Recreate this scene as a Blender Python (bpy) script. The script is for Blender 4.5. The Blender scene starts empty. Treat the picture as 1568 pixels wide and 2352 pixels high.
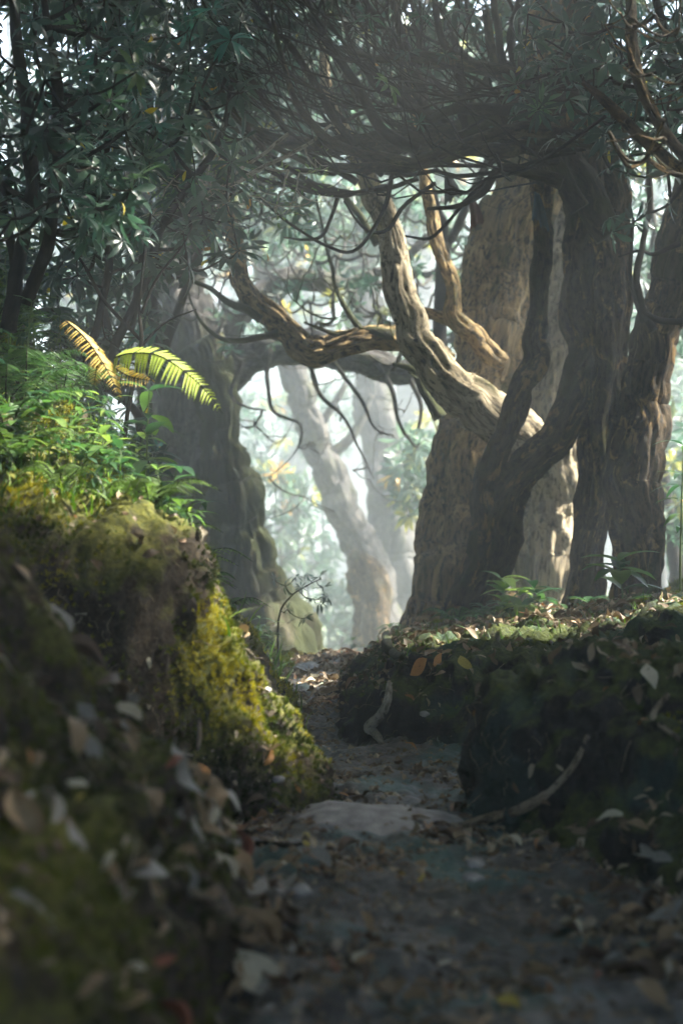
import bpy, math, random
import numpy as np
from mathutils import Vector
from mathutils.bvhtree import BVHTree

rng = np.random.default_rng(11)
random.seed(11)
C = bpy.context.scene.collection
F, U0, V0, ZC = 3231.0, 784.0, 1176.0, 1.0
SUN = np.array([0.70, 0.06, 0.78]); SUN /= np.linalg.norm(SUN)

def P(u, v, d):
    return np.array([(u - U0) / F * d, d, ZC - (v - V0) / F * d])

def norm(a):
    return a / np.maximum(np.linalg.norm(a, axis=-1, keepdims=True), 1e-9)

# ------------------------------------------------------------ noise
def _h(x, y, z, s):
    n = (x * 73856093) ^ (y * 19349663) ^ (z * 83492791) ^ (s * 2654435)
    n &= 0xffffffff
    n = ((n ^ (n >> 13)) * 1274126177) & 0xffffffff
    n = ((n ^ (n >> 16)) * 2246822519) & 0xffffffff
    return ((n ^ (n >> 15)) & 0xffffff) / float(0xffffff)

def vnoise(p, s=0):
    i = np.floor(p).astype(np.int64); f = p - i; f = f * f * (3 - 2 * f)
    r = 0
    for a in (0, 1):
        wx = f[..., 0] if a else 1 - f[..., 0]
        for b in (0, 1):
            wy = f[..., 1] if b else 1 - f[..., 1]
            for c in (0, 1):
                wz = f[..., 2] if c else 1 - f[..., 2]
                r = r + wx * wy * wz * _h(i[..., 0] + a, i[..., 1] + b, i[..., 2] + c, s)
    return r * 2 - 1

def fbm(p, octs=4, s=0, g=0.5):
    r, a = 0, 1.0
    for k in range(octs):
        r = r + a * vnoise(p * (2.03 ** k) + 13.7 * k, s + k); a *= g
    return r

# ------------------------------------------------------------ mesh helpers
def build(name, v, f, mat, parent=None, smooth=True, attrs=None, mats=None, midx=None):
    """v (n,3); f: list of (m,3)/(m,4) int arrays"""
    v = np.asarray(v, dtype=np.float32)
    if parent is not None:
        v = v - np.array(parent.location, dtype=np.float32)
    if not isinstance(f, (list, tuple)): f = [f]
    f = [np.asarray(a, dtype=np.int32) for a in f if len(a)]
    me = bpy.data.meshes.new(name)
    me.vertices.add(len(v)); me.vertices.foreach_set('co', v.ravel())
    nl = sum(a.size for a in f); npoly = sum(len(a) for a in f)
    me.loops.add(nl); me.loops.foreach_set('vertex_index', np.concatenate([a.ravel() for a in f]))
    me.polygons.add(npoly)
    tot = np.concatenate([np.full(len(a), a.shape[1], dtype=np.int32) for a in f])
    st = np.concatenate([[0], np.cumsum(tot)[:-1]]).astype(np.int32)
    me.polygons.foreach_set('loop_start', st)
    me.polygons.foreach_set('loop_total', tot)
    me.polygons.foreach_set('use_smooth', np.full(npoly, smooth, dtype=bool))
    for m in (mats or [mat]): me.materials.append(m)
    if midx is not None: me.polygons.foreach_set('material_index', midx)
    if attrs:
        for k, a in attrs.items():
            a = np.asarray(a, dtype=np.float32)
            if a.ndim == 1:
                at = me.attributes.new(k, 'FLOAT', 'POINT'); at.data.foreach_set('value', a)
            else:
                at = me.attributes.new(k, 'FLOAT_VECTOR', 'POINT'); at.data.foreach_set('vector', a.ravel())
    me.update(); me.validate()
    o = bpy.data.objects.new(name, me); C.objects.link(o)
    if parent is not None: o.parent = parent
    return o

def empty(name, loc, label, cat, group=None):
    o = bpy.data.objects.new(name, None); C.objects.link(o)
    o.location = [float(a) for a in loc]; o.empty_display_size = 0.1
    o['label'] = label; o['category'] = cat
    if group: o['group'] = group
    return o

def tag(o, label=None, cat=None, group=None, kind=None):
    if label: o['label'] = label
    if cat: o['category'] = cat
    if group: o['group'] = group
    if kind: o['kind'] = kind
    return o

class Acc:
    """collects vertices, faces and per-vertex attributes"""
    def __init__(s): s.v = []; s.q = []; s.t = []; s.a = {}; s.n = 0
    def add(s, v, q=None, t=None, **at):
        if q is not None and len(q): s.q.append(np.asarray(q) + s.n)
        if t is not None and len(t): s.t.append(np.asarray(t) + s.n)
        s.v.append(v); s.n += len(v)
        for k, x in at.items(): s.a.setdefault(k, []).append(x)
        return s
    def make(s, name, mat, parent=None, smooth=True):
        f = []
        if s.q: f.append(np.concatenate(s.q))
        if s.t: f.append(np.concatenate(s.t))
        return build(name, np.concatenate(s.v), f, mat, parent, smooth, {k: np.concatenate(x) for k, x in s.a.items()})

def catmull(pts, n):
    pts = np.asarray(pts, float); m = len(pts)
    p = np.vstack([2 * pts[0] - pts[1], pts, 2 * pts[-1] - pts[-2]])
    t = np.linspace(0, m - 1 - 1e-6, n); i = t.astype(int); f = (t - i)[:, None]
    a, b, c, d = p[i], p[i + 1], p[i + 2], p[i + 3]
    return 0.5 * (2 * b + (c - a) * f + (2 * a - 5 * b + 4 * c - d) * f * f + (3 * b - a - 3 * c + d) * f ** 3)

def limb(acc, keys, d=None, K=40, step=0.03, flute=0.10, ridge=0.05, seed=0, lobes=0.0, cap=True, burl=0.0):
    """keys: rows of (u, v, halfwidth_px[, depth]) -> fluted tapered bark tube"""
    ks = []
    for k in keys:
        dd = k[3] if len(k) > 3 else d
        p = P(k[0], k[1], dd); ks.append([p[0], p[1], p[2], k[2] / F * dd])
    ks = np.array(ks); ks[:, 2] = np.minimum(ks[:, 2], 19.5 + .01 * np.arange(len(ks)))
    L = np.linalg.norm(np.diff(ks[:, :3], axis=0), axis=1).sum()
    n = max(8, int(L / step)); c = catmull(ks, n)
    s_ = np.linspace(0, L, n); kx = np.stack([s_ * 2.3 + seed, s_ * 0 + 3.3, s_ * 0], -1); amp = np.minimum(c[:, 3:4] * (.5 if K > 50 else 1.5), .05) * np.minimum(1, s_[:, None] * 3)
    c[:, :3] += amp * np.stack([fbm(kx, 3, 401), fbm(kx, 3, 402), fbm(kx, 3, 403)], -1)
    limb3(acc, c[:, :3], np.maximum(c[:, 3], 0.003) * (1 + .12 * fbm(kx * 1.7, 2, 404)), K, flute, ridge, seed, lobes, cap, burl)
    return c

def limb3(acc, ctr, rad, K=40, flute=0.1, ridge=0.05, seed=0, lobes=0.0, cap=True, burl=0.0):
    n = len(ctr)
    T = norm(np.gradient(ctr, axis=0))
    N = np.zeros_like(T); r = np.array([0.1, -1.0, 0.2]); r = r - T[0] * r.dot(T[0]); N[0] = r / np.linalg.norm(r)
    for i in range(1, n):
        r = N[i - 1] - T[i] * N[i - 1].dot(T[i]); N[i] = r / np.linalg.norm(r)
    B = np.cross(T, N)
    th = np.linspace(0, 2 * np.pi, K, endpoint=False)
    s = np.concatenate([[0], np.cumsum(np.linalg.norm(np.diff(ctr, axis=0), axis=1))])
    ct, sn = np.cos(th)[None, :], np.sin(th)[None, :]
    R = rad[:, None]
    S = np.broadcast_to(s[:, None], (n, K))
    q1 = np.stack([ct * 1.3 + 0 * S, sn * 1.3 + 0 * S, S * 0.9 + 0 * ct], -1) + seed * 7.3
    q2 = np.stack([ct * R * 20, sn * R * 20, S * 3.0 + 0 * ct], -1) + seed * 3.1
    q3 = np.stack([ct * R * 45, sn * R * 45, S * 9 + 0 * ct], -1) + seed * 1.7
    f1 = fbm(q1, 3, seed); f2 = fbm(q2, 3, seed + 5)
    f3 = vnoise(q3, seed + 9)
    rg = 1 - np.abs(f2)
    rr = R * (1 + flute * 1.5 * f1) + np.minimum(R, 0.25) * ridge * (rg * 2.4 - 1.6 + 0.8 * f3)
    if lobes: rr = rr * (1 + lobes * (np.cos(th[None, :] * 5 + 2.5 * vnoise(np.stack([S * .7, S * 0, S * 0], -1), seed)) - .3))
    if burl: rr = rr + burl * np.maximum(0, fbm(q1 * 2.4 + 5, 2, seed + 20) - .25)
    v = ctr[:, None, :] + rr[..., None] * (ct[..., None] * N[:, None, :] + sn[..., None] * B[:, None, :])
    bk = np.stack([ct * R + 0 * S, sn * R + 0 * S, S + 0 * ct], -1) + seed * 1.37
    i = np.arange(n - 1)[:, None] * K; j = np.arange(K)[None, :]; j2 = (j + 1) % K
    q = np.stack([i + j, i + j2, i + K + j2, i + K + j], -1).reshape(-1, 4)
    v = v.reshape(-1, 3); bk = bk.reshape(-1, 3); t = []
    if cap:
        for e, base, fl in ((0, 0, True), (n - 1, (n - 1) * K, False)):
            ci = len(v); v = np.vstack([v, ctr[e]]); bk = np.vstack([bk, bk[base]])
            jj = np.arange(K); k2 = (jj + 1) % K
            t.append(np.stack([np.full(K, ci), base + (k2 if fl else jj), base + (jj if fl else k2)], -1))
    acc.add(v, q, np.concatenate(t) if t else None, bk=bk)

def tubes(acc, Cv, R, K=5, seed=0):
    """Cv (n,m,3) curves, R (n,m) radii: thin twigs in one go"""
    n, m, _ = Cv.shape
    T = norm(np.gradient(Cv, axis=1))
    ref = np.array([0.31, -0.2, 0.93])
    ref2 = np.array([0.2, 0.95, 0.1])
    use = (np.abs(T @ ref) > 0.85)[..., None]
    N = norm(np.cross(T, np.where(use, ref2, ref))); B = np.cross(T, N)
    th = np.linspace(0, 2 * np.pi, K, endpoint=False)
    v = Cv[:, :, None, :] + R[:, :, None, None] * (np.cos(th)[None, None, :, None] * N[:, :, None, :] + np.sin(th)[None, None, :, None] * B[:, :, None, :])
    base = (np.arange(n) * m * K)[:, None, None]; i = (np.arange(m - 1) * K)[None, :, None]; j = np.arange(K)[None, None, :]; j2 = (j + 1) % K
    q = np.stack(np.broadcast_arrays(base + i + j, base + i + j2, base + i + K + j2, base + i + K + j), -1).reshape(-1, 4)
    s = np.cumsum(np.concatenate([np.zeros((n, 1)), np.linalg.norm(np.diff(Cv, axis=1), axis=2)], 1), 1)
    bk = np.stack(np.broadcast_arrays(np.cos(th)[None, None, :] * R[:, :, None] + np.arange(n)[:, None, None] * .37, np.sin(th)[None, None, :] * R[:, :, None], s[:, :, None]), -1)
    acc.add(v.reshape(-1, 3), q, None, bk=bk.reshape(-1, 3))

def grow(acc, seeds, targets, rtip=0.004, K=5, sag=0.15, rmax=0.05, power=0.42):
    """join every target to the nearest node of the growing tree (a light space colonisation); returns outward directions"""
    seeds = np.asarray(seeds, float); targets = np.asarray(targets, float)
    d0 = np.array([np.min(np.linalg.norm(seeds - t, axis=1)) for t in targets])
    order = np.argsort(d0); targets = targets[order]
    nodes = np.vstack([seeds, targets]); ns = len(seeds); n = len(targets)
    par = np.zeros(n, int)
    for k in range(n):
        cand = nodes[:ns + k]; dd = cand - targets[k]
        dist = np.linalg.norm(dd, axis=1) + np.maximum(0, dd[:, 2]) * 0.6
        par[k] = int(np.argmin(dist))
    cnt = np.ones(ns + n)
    for k in range(n - 1, -1, -1): cnt[par[k]] += cnt[ns + k]
    a = nodes[par]; b = targets
    L = np.linalg.norm(b - a, axis=1)[:, None]
    mid1 = a * .67 + b * .33 + rng.normal(0, .07, a.shape) * L - np.array([0, 0, 1]) * L * sag
    mid2 = a * .33 + b * .67 + rng.normal(0, .07, a.shape) * L - np.array([0, 0, 1]) * L * sag
    t = np.linspace(0, 1, 6)[None, :, None]
    Cv = (1 - t) ** 3 * a[:, None] + 3 * t * (1 - t) ** 2 * mid1[:, None] + 3 * t * t * (1 - t) * mid2[:, None] + t ** 3 * b[:, None]
    r1 = np.minimum(rmax, rtip * cnt[ns:] ** power)
    r0 = np.minimum(rmax, r1 * 1.25)
    R = r0[:, None] * (1 - np.linspace(0, 1, 6)) + r1[:, None] * np.linspace(0, 1, 6)
    tubes(acc, Cv, R, K)
    return targets, norm(b - mid2), cnt[ns:]

# ------------------------------------------------------------ leaf templates
def blade(L=1.0, W=0.25, seg=4, droop=0.25, fold=0.12, peak=0.55, twist=0.0):
    """leaf along +X, z up"""
    t = np.linspace(0, 1, seg + 1)
    w = W * np.sin(np.pi * np.clip(t, 0, 1) ** (math.log(.5) / math.log(peak))) ** .85 * .5
    w = np.maximum(w, W * .03); w[-1] = W * .01
    x = L * t * (1 - .12 * droop * t); z = -droop * L * t * t
    c = np.stack([x, 0 * x, z], -1)
    l = np.stack([x, w, z + fold * w * 2], -1); r = np.stack([x, -w, z + fold * w * 2], -1)
    if twist:
        for e, s in ((l, 1), (r, -1)): e[:, 2] += s * np.sin(t * 3) * twist * w
    v = np.concatenate([l, c, r]); n = seg + 1
    i = np.arange(seg)
    q = np.concatenate([np.stack([i, i + n, i + n + 1, i + 1], -1), np.stack([i + n, i + 2 * n, i + 2 * n + 1, i + n + 1], -1)])
    return v, q

def blade_lo(L=1.0, W=0.25, droop=0.25):
    v = np.array([[0, 0, 0], [.5 * L, W * .5, -.2 * droop * L], [.5 * L, -W * .5, -.2 * droop * L], [L * .95, 0, -droop * L]])
    return v, np.array([[0, 2, 3, 1]])

def rotz(v, a):
    c, s = math.cos(a), math.sin(a); return v @ np.array([[c, s, 0], [-s, c, 0], [0, 0, 1]])
def roty(v, a):
    c, s = math.cos(a), math.sin(a); return v @ np.array([[c, 0, -s], [0, 1, 0], [s, 0, c]])
def rotx(v, a):
    c, s = math.cos(a), math.sin(a); return v @ np.array([[1, 0, 0], [0, c, s], [0, -s, c]])

def whorl(nl=9, lo=False, elev=0.15, W=0.25, seed=0, droop=.25):
    r = np.random.default_rng(seed); V, Q, n = [], [], 0
    for k in range(nl):
        L = r.uniform(.75, 1.1)
        v, q = blade_lo(L, W * r.uniform(.8, 1.15), droop * r.uniform(.3, 1.8)) if lo else blade(L, W * r.uniform(.8, 1.15), 5, droop * r.uniform(.3, 1.8), .12, .6)
        v = rotx(v, r.uniform(-.5, .5)); v = roty(v, -(elev + r.uniform(-.35, .45)))
        v = v + np.array([.04, 0, 0]); v = rotz(v, k * 2 * math.pi / nl * 1.0 + r.uniform(-.25, .25) + (k % 2) * .2)
        V.append(v); Q.append(q + n); n += len(v)
    return np.concatenate(V), np.concatenate(Q)

W_HI = [whorl(9, False, .12, .21, 1, .4), whorl(7, False, -.35, .23, 2, .5), whorl(10, False, .35, .18, 3), whorl(7, False, 0, .28, 4, .3), whorl(6, False, -.5, .26, 5, .3)]
W_LO = [whorl(8, True, .12, .27, 1), whorl(7, True, -.3, .3, 2, .4), whorl(9, True, .3, .25, 3)]

def frames(nrm, spin=None):
    nrm = norm(nrm); n = len(nrm)
    a = np.where(np.abs(nrm[:, 2:3]) > .9, np.array([[1., 0, 0]]), np.array([[0, 0, 1.]]))
    x = norm(np.cross(a, nrm)); y = np.cross(nrm, x)
    if spin is None: spin = rng.uniform(0, 2 * np.pi, n)
    c, s = np.cos(spin)[:, None], np.sin(spin)[:, None]
    return np.stack([x * c + y * s, -x * s + y * c, nrm], 1)      # rows = axes

def scatter(acc, tmpls, pos, nrm, scale, spin=None, tint=None, squash=None):
    pos = np.asarray(pos, float); n = len(pos)
    if n == 0: return
    M = frames(np.asarray(nrm, float), spin); scale = np.broadcast_to(scale, (n,))
    tint = rng.uniform(0, 1, n) if tint is None else tint
    pick = rng.integers(0, len(tmpls), n)
    for k, (tv, tq) in enumerate(tmpls):
        idx = np.where(pick == k)[0]
        if len(idx) == 0: continue
        v = np.einsum('kj,njl->nkl', tv, M[idx]) * scale[idx, None, None] + pos[idx, None, :]
        q = (tq[None] + (np.arange(len(idx)) * len(tv))[:, None, None]).reshape(-1, tq.shape[1])
        tt = np.repeat(tint[idx], len(tv))
        if tq.shape[1] == 4: acc.add(v.reshape(-1, 3), q, None, tint=tt)
        else: acc.add(v.reshape(-1, 3), None, q, tint=tt)

# ------------------------------------------------------------ materials
def newmat(name):
    m = bpy.data.materials.new(name); m.use_nodes = True; nt = m.node_tree
    for n in list(nt.nodes): nt.nodes.remove(n)
    return m, nt, nt.nodes.new('ShaderNodeOutputMaterial')
def N(nt, t, **kw):
    n = nt.nodes.new(t)
    for k, v in kw.items():
        if k in n.inputs: n.inputs[k].default_value = v
        else: setattr(n, k, v)
    return n
def ramp(nt, fac, stops):
    r = nt.nodes.new('ShaderNodeValToRGB'); e = r.color_ramp.elements
    while len(e) < len(stops): e.new(.5)
    for k, (p, c) in enumerate(stops): e[k].position = p; e[k].color = (*c, 1) if len(c) == 3 else c
    nt.links.new(fac, r.inputs[0]); return r.outputs[0]
def mixc(nt, f, a, b):
    m = nt.nodes.new('ShaderNodeMix'); m.data_type = 'RGBA'
    for s, x in ((0, f), (6, a), (7, b)):
        if isinstance(x, (int, float)): m.inputs[s].default_value = x
        elif isinstance(x, tuple): m.inputs[s].default_value = (*x, 1)
        else: nt.links.new(x, m.inputs[s])
    return m.outputs[2]

def leaf_mat(name, stops, rough=.42, trans=.3, tcol=1.6, spec=.5, vein=0.0):
    m, nt, out = newmat(name)
    at = N(nt, 'ShaderNodeAttribute', attribute_name='tint')
    tc = N(nt, 'ShaderNodeTexCoord')
    no = N(nt, 'ShaderNodeTexNoise', Scale=22.0, Detail=3.0); nt.links.new(tc.outputs['Object'], no.inputs['Vector'])
    col = ramp(nt, at.outputs['Fac'], stops)
    mul = N(nt, 'ShaderNodeMath', operation='MULTIPLY_ADD'); nt.links.new(no.outputs['Fac'], mul.inputs[0]); mul.inputs[1].default_value = .9; mul.inputs[2].default_value = .55
    hs = N(nt, 'ShaderNodeHueSaturation'); nt.links.new(mul.outputs[0], hs.inputs['Value']); nt.links.new(col, hs.inputs['Color'])
    pb = N(nt, 'ShaderNodeBsdfPrincipled', Roughness=rough); pb.inputs['Specular IOR Level'].default_value = spec
    nt.links.new(hs.outputs[0], pb.inputs['Base Color'])
    bp = N(nt, 'ShaderNodeBump', Strength=.35, Distance=.01); nt.links.new(no.outputs['Fac'], bp.inputs['Height']); nt.links.new(bp.outputs[0], pb.inputs['Normal'])
    tr = N(nt, 'ShaderNodeBsdfTranslucent')
    h2 = N(nt, 'ShaderNodeHueSaturation', Value=tcol, Saturation=1.15); nt.links.new(hs.outputs[0], h2.inputs['Color']); nt.links.new(h2.outputs[0], tr.inputs[0])
    mx = N(nt, 'ShaderNodeMixShader'); mx.inputs[0].default_value = trans
    nt.links.new(pb.outputs[0], mx.inputs[1]); nt.links.new(tr.outputs[0], mx.inputs[2]); nt.links.new(mx.outputs[0], out.inputs[0])
    return m

def bark_mat(name, dark, mid, light, moss=(.03, .045, .01), mossamt=.5, lightamt=.5, bump=1.0, sc=1.0, rough=.85):
    m, nt, out = newmat(name)
    at = N(nt, 'ShaderNodeAttribute', attribute_name='bk')
    mp = N(nt, 'ShaderNodeMapping'); mp.inputs['Scale'].default_value = (sc, sc, sc * .42); nt.links.new(at.outputs['Vector'], mp.inputs[0])
    n1 = N(nt, 'ShaderNodeTexNoise', Scale=40.0, Detail=9.0, Roughness=.72); nt.links.new(mp.outputs[0], n1.inputs['Vector'])
    n2 = N(nt, 'ShaderNodeTexNoise', Scale=10.0, Detail=7.0, Roughness=.72, Distortion=.9); nt.links.new(mp.outputs[0], n2.inputs['Vector'])
    mp2 = N(nt, 'ShaderNodeMapping'); mp2.inputs['Scale'].default_value = (sc, sc, sc * .5); mp2.inputs['Location'].default_value = (3, 7, 1); nt.links.new(at.outputs['Vector'], mp2.inputs[0])
    n3 = N(nt, 'ShaderNodeTexNoise', Scale=4.2, Detail=8.0, Roughness=.72); nt.links.new(mp2.outputs[0], n3.inputs['Vector'])
    vo = N(nt, 'ShaderNodeTexVoronoi', Scale=22.0, feature='DISTANCE_TO_EDGE'); nt.links.new(mp.outputs[0], vo.inputs['Vector'])
    c = ramp(nt, n1.outputs['Fac'], [(.40, dark), (.5, mid), (.62, tuple(x * 1.5 for x in mid))])
    lf = ramp(nt, n2.outputs['Fac'], [(.64 - .22 * lightamt, (0, 0, 0)), (.69 - .2 * lightamt, (1, 1, 1))])
    c = mixc(nt, lf, c, light)
    # crevices
    cr = ramp(nt, n1.outputs['Fac'], [(.42, (1, 1, 1)), (.47, (0, 0, 0))])
    crm = N(nt, 'ShaderNodeMath', operation='MULTIPLY'); nt.links.new(cr, crm.inputs[0]); crm.inputs[1].default_value = .9
    c = mixc(nt, crm.outputs[0], c, dark)
    if mossamt > 0:
        mf = ramp(nt, n3.outputs['Fac'], [(.66 - .3 * mossamt, (0, 0, 0)), (.78 - .3 * mossamt, (1, 1, 1))])
        mm = N(nt, 'ShaderNodeMath', operation='MULTIPLY'); nt.links.new(mf, mm.inputs[0]); mm.inputs[1].default_value = .85
        c = mixc(nt, mm.outputs[0], c, moss)
    pb = N(nt, 'ShaderNodeBsdfPrincipled', Roughness=rough); pb.inputs['Specular IOR Level'].default_value = .25
    nt.links.new(c, pb.inputs['Base Color'])
    b1 = N(nt, 'ShaderNodeBump', Strength=.85 * bump, Distance=.03); nt.links.new(n1.outputs['Fac'], b1.inputs['Height'])
    b2 = N(nt, 'ShaderNodeBump', Strength=.6 * bump, Distance=.02); nt.links.new(vo.outputs['Distance'], b2.inputs['Height']); nt.links.new(b1.outputs[0], b2.inputs['Normal'])
    nt.links.new(b2.outputs[0], pb.inputs['Normal'])
    nt.links.new(pb.outputs[0], out.inputs[0])
    return m

def soil_mat(name, dark, mid, light, moss1, moss2, mossamt, rough=.8, teal=0.0, spec=.3, up=1.0, fs=38.0):
    m, nt, out = newmat(name)
    tc = N(nt, 'ShaderNodeTexCoord'); ge = N(nt, 'ShaderNodeNewGeometry')
    n1 = N(nt, 'ShaderNodeTexNoise', Scale=fs, Detail=9.0, Roughness=.7); nt.links.new(tc.outputs['Object'], n1.inputs['Vector'])
    n2 = N(nt, 'ShaderNodeTexNoise', Scale=3.4, Detail=6.0, Roughness=.65); nt.links.new(tc.outputs['Object'], n2.inputs['Vector'])
    vo = N(nt, 'ShaderNodeTexVoronoi', Scale=55.0); nt.links.new(tc.outputs['Object'], vo.inputs['Vector'])
    c = ramp(nt, n1.outputs['Fac'], [(.32, dark), (.52, mid), (.72, light)])
    if mossamt > 0:
        sp = N(nt, 'ShaderNodeSeparateXYZ'); nt.links.new(ge.outputs['Normal'], sp.inputs[0])
        ma = N(nt, 'ShaderNodeMath', operation='MULTIPLY_ADD'); nt.links.new(sp.outputs['Z'], ma.inputs[0]); ma.inputs[1].default_value = .22 * up; nt.links.new(n2.outputs['Fac'], ma.inputs[2])
        f = ramp(nt, ma.outputs[0], [(.72 - .35 * mossamt, (0, 0, 0)), (.85 - .35 * mossamt, (1, 1, 1))])
        mc = ramp(nt, n1.outputs['Fac'], [(.35, moss1), (.65, moss2)])
        c = mixc(nt, f, c, mc)
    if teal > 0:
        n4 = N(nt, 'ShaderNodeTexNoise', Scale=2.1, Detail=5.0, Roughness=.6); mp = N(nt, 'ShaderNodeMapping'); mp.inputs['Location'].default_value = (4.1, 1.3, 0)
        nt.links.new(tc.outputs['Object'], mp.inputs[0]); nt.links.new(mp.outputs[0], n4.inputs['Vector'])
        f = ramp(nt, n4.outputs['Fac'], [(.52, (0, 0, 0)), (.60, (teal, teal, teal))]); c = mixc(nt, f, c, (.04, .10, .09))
    pb = N(nt, 'ShaderNodeBsdfPrincipled', Roughness=rough); pb.inputs['Specular IOR Level'].default_value = spec
    nt.links.new(c, pb.inputs['Base Color'])
    b1 = N(nt, 'ShaderNodeBump', Strength=.9, Distance=.02); nt.links.new(n1.outputs['Fac'], b1.inputs['Height'])
    b2 = N(nt, 'ShaderNodeBump', Strength=.25 if fs < 30 else .4, Distance=.008); nt.links.new(vo.outputs['Distance'], b2.inputs['Height']); nt.links.new(b1.outputs[0], b2.inputs['Normal'])
    nt.links.new(b2.outputs[0], pb.inputs['Normal']); nt.links.new(pb.outputs[0], out.inputs[0])
    return m

def plain(name, col, rough=.7, var=.4, sc=30.0):
    m, nt, out = newmat(name)
    tc = N(nt, 'ShaderNodeTexCoord'); n1 = N(nt, 'ShaderNodeTexNoise', Scale=sc, Detail=6.0, Roughness=.65); nt.links.new(tc.outputs['Object'], n1.inputs['Vector'])
    c = ramp(nt, n1.outputs['Fac'], [(.3, tuple(x * (1 - var) for x in col)), (.7, tuple(x * (1 + var) for x in col))])
    pb = N(nt, 'ShaderNodeBsdfPrincipled', Roughness=rough); nt.links.new(c, pb.inputs['Base Color'])
    b1 = N(nt, 'ShaderNodeBump', Strength=.5, Distance=.01); nt.links.new(n1.outputs['Fac'], b1.inputs['Height']); nt.links.new(b1.outputs[0], pb.inputs['Normal'])
    nt.links.new(pb.outputs[0], out.inputs[0]); return m

M = {}
M['rhodo'] = leaf_mat('rhododendron_leaf', [(0, (.016, .036, .028)), (.5, (.028, .065, .045)), (.8, (.05, .10, .062)), (.93, (.045, .14, .11)), (1, (.09, .15, .05))], .34, .3, 1.8, .6)  # teal stops put glints of blue sky into the leaf colour
M['wither'] = leaf_mat('withered_leaf', [(0, (.40, .16, .03)), (.5, (.42, .34, .04)), (1, (.5, .42, .06))], .5, .35, 1.4, .3)
M['rhodo_teal'] = leaf_mat('teal_leaf', [(0, (.03, .14, .11)), (1, (.05, .2, .15))], .35, .3, 1.6, .6)
M['far_leaf'] = leaf_mat('far_leaf', [(0, (.035, .07, .048)), (.6, (.06, .10, .07)), (.9, (.11, .15, .10)), (.985, (.30, .27, .05)), (1, (.35, .2, .07))], .4, .45, 1.8, .5)
M['canopy'] = leaf_mat('canopy_leaf', [(0, (.03, .055, .02)), (1, (.05, .09, .03))], .5, .25, 1.4, .4)
M['herb'] = leaf_mat('herb_leaf', [(0, (.02, .055, .03)), (.6, (.04, .095, .035)), (1, (.10, .17, .04))], .45, .35, 1.8, .45)
M['bright_herb'] = leaf_mat('bright_herb_leaf', [(0, (.05, .11, .035)), (.6, (.10, .17, .05)), (1, (.2, .28, .07))], .45, .4, 1.6, .4)
M['grass'] = leaf_mat('grass_blade', [(0, (.035, .08, .02)), (.6, (.09, .18, .03)), (1, (.25, .34, .06))], .5, .35, 1.6, .35)
M['moss'] = leaf_mat('moss_tuft', [(0, (.02, .03, .006)), (.35, (.06, .085, .012)), (.7, (.15, .165, .022)), (1, (.31, .28, .035))], .8, .3, 1.4, .15)
M['fern_gold'] = leaf_mat('gold_fern', [(0, (.55, .36, .09)), (1, (.70, .56, .18))], .55, .35, 1.3, .3)
M['fern_lime'] = leaf_mat('lime_fern', [(0, (.38, .50, .09)), (1, (.56, .64, .13))], .5, .4, 1.3, .3)
M['fern_lush'] = leaf_mat('lush_fern', [(0, (.06, .12, .035)), (1, (.15, .22, .06))], .5, .4, 1.4, .3)
M['fern_green'] = leaf_mat('green_fern', [(0, (.03, .08, .03)), (1, (.08, .16, .04))], .5, .35, 1.5, .35)
M['litter'] = leaf_mat('leaf_litter', [(0, (.05, .035, .022)), (.35, (.15, .10, .055)), (.6, (.27, .21, .13)), (.8, (.36, .31, .23)), (.9, (.32, .14, .05)), (.96, (.12, .22, .2)), (1, (.45, .30, .05))], .55, .12, 1.2, .4)  # the teal stop paints sky reflected on wet leaves into the colour
FL = {}
for nm, c in (('tan', (.27, .19, .105)), ('grey', (.27, .26, .23)), ('orange', (.45, .22, .07)), ('yellow', (.42, .34, .08)), ('brown', (.09, .06, .035)), ('pale', (.50, .46, .34)), ('red', (.24, .09, .05))):
    FL[nm] = leaf_mat(nm + '_dead_leaf', [(0, c), (1, c)], .5, .12, 1.2, .4)
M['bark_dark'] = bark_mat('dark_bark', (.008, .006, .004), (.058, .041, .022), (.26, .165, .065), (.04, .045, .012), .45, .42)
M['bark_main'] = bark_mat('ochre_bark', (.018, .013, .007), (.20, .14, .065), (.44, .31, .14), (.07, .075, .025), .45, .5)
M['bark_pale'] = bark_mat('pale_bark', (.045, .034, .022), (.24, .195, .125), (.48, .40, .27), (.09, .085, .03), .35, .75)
M['bark_grey'] = bark_mat('grey_bark', (.02, .019, .018), (.065, .06, .055), (.12, .11, .09), (.05, .055, .025), .5, .4)
M['bough'] = bark_mat('bough_bark', (.007, .006, .004), (.03, .023, .014), (.09, .07, .035), (.035, .04, .012), .55, .4)
M['bark_mossy'] = bark_mat('mossy_bark', (.014, .013, .007), (.05, .043, .022), (.10, .08, .04), (.04, .05, .013), .95, .3)
M['twig'] = bark_mat('dark_twig', (.006, .005, .004), (.013, .010, .007), (.032, .026, .017), (.04, .045, .015), .25, .4, .5)
M['twig_pale'] = bark_mat('pale_twig', (.12, .10, .07), (.32, .29, .23), (.5, .47, .4), (.15, .15, .06), .2, .6, .5)
M['root'] = bark_mat('root_bark', (.06, .045, .03), (.2, .16, .11), (.32, .27, .2), (.06, .06, .03), .2, .6, .6)
M['bank_left'] = soil_mat('mossy_soil', (.012, .009, .007), (.05, .038, .024), (.13, .10, .06), (.045, .052, .012), (.17, .17, .025), .45)
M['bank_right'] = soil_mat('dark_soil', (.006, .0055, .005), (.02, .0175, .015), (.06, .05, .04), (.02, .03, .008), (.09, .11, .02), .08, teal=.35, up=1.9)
M['path'] = soil_mat('muddy_path', (.014, .013, .012), (.07, .065, .058), (.22, .205, .18), (0, 0, 0), (0, 0, 0), 0, .38, teal=.9, spec=.5, fs=16.0)
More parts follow.
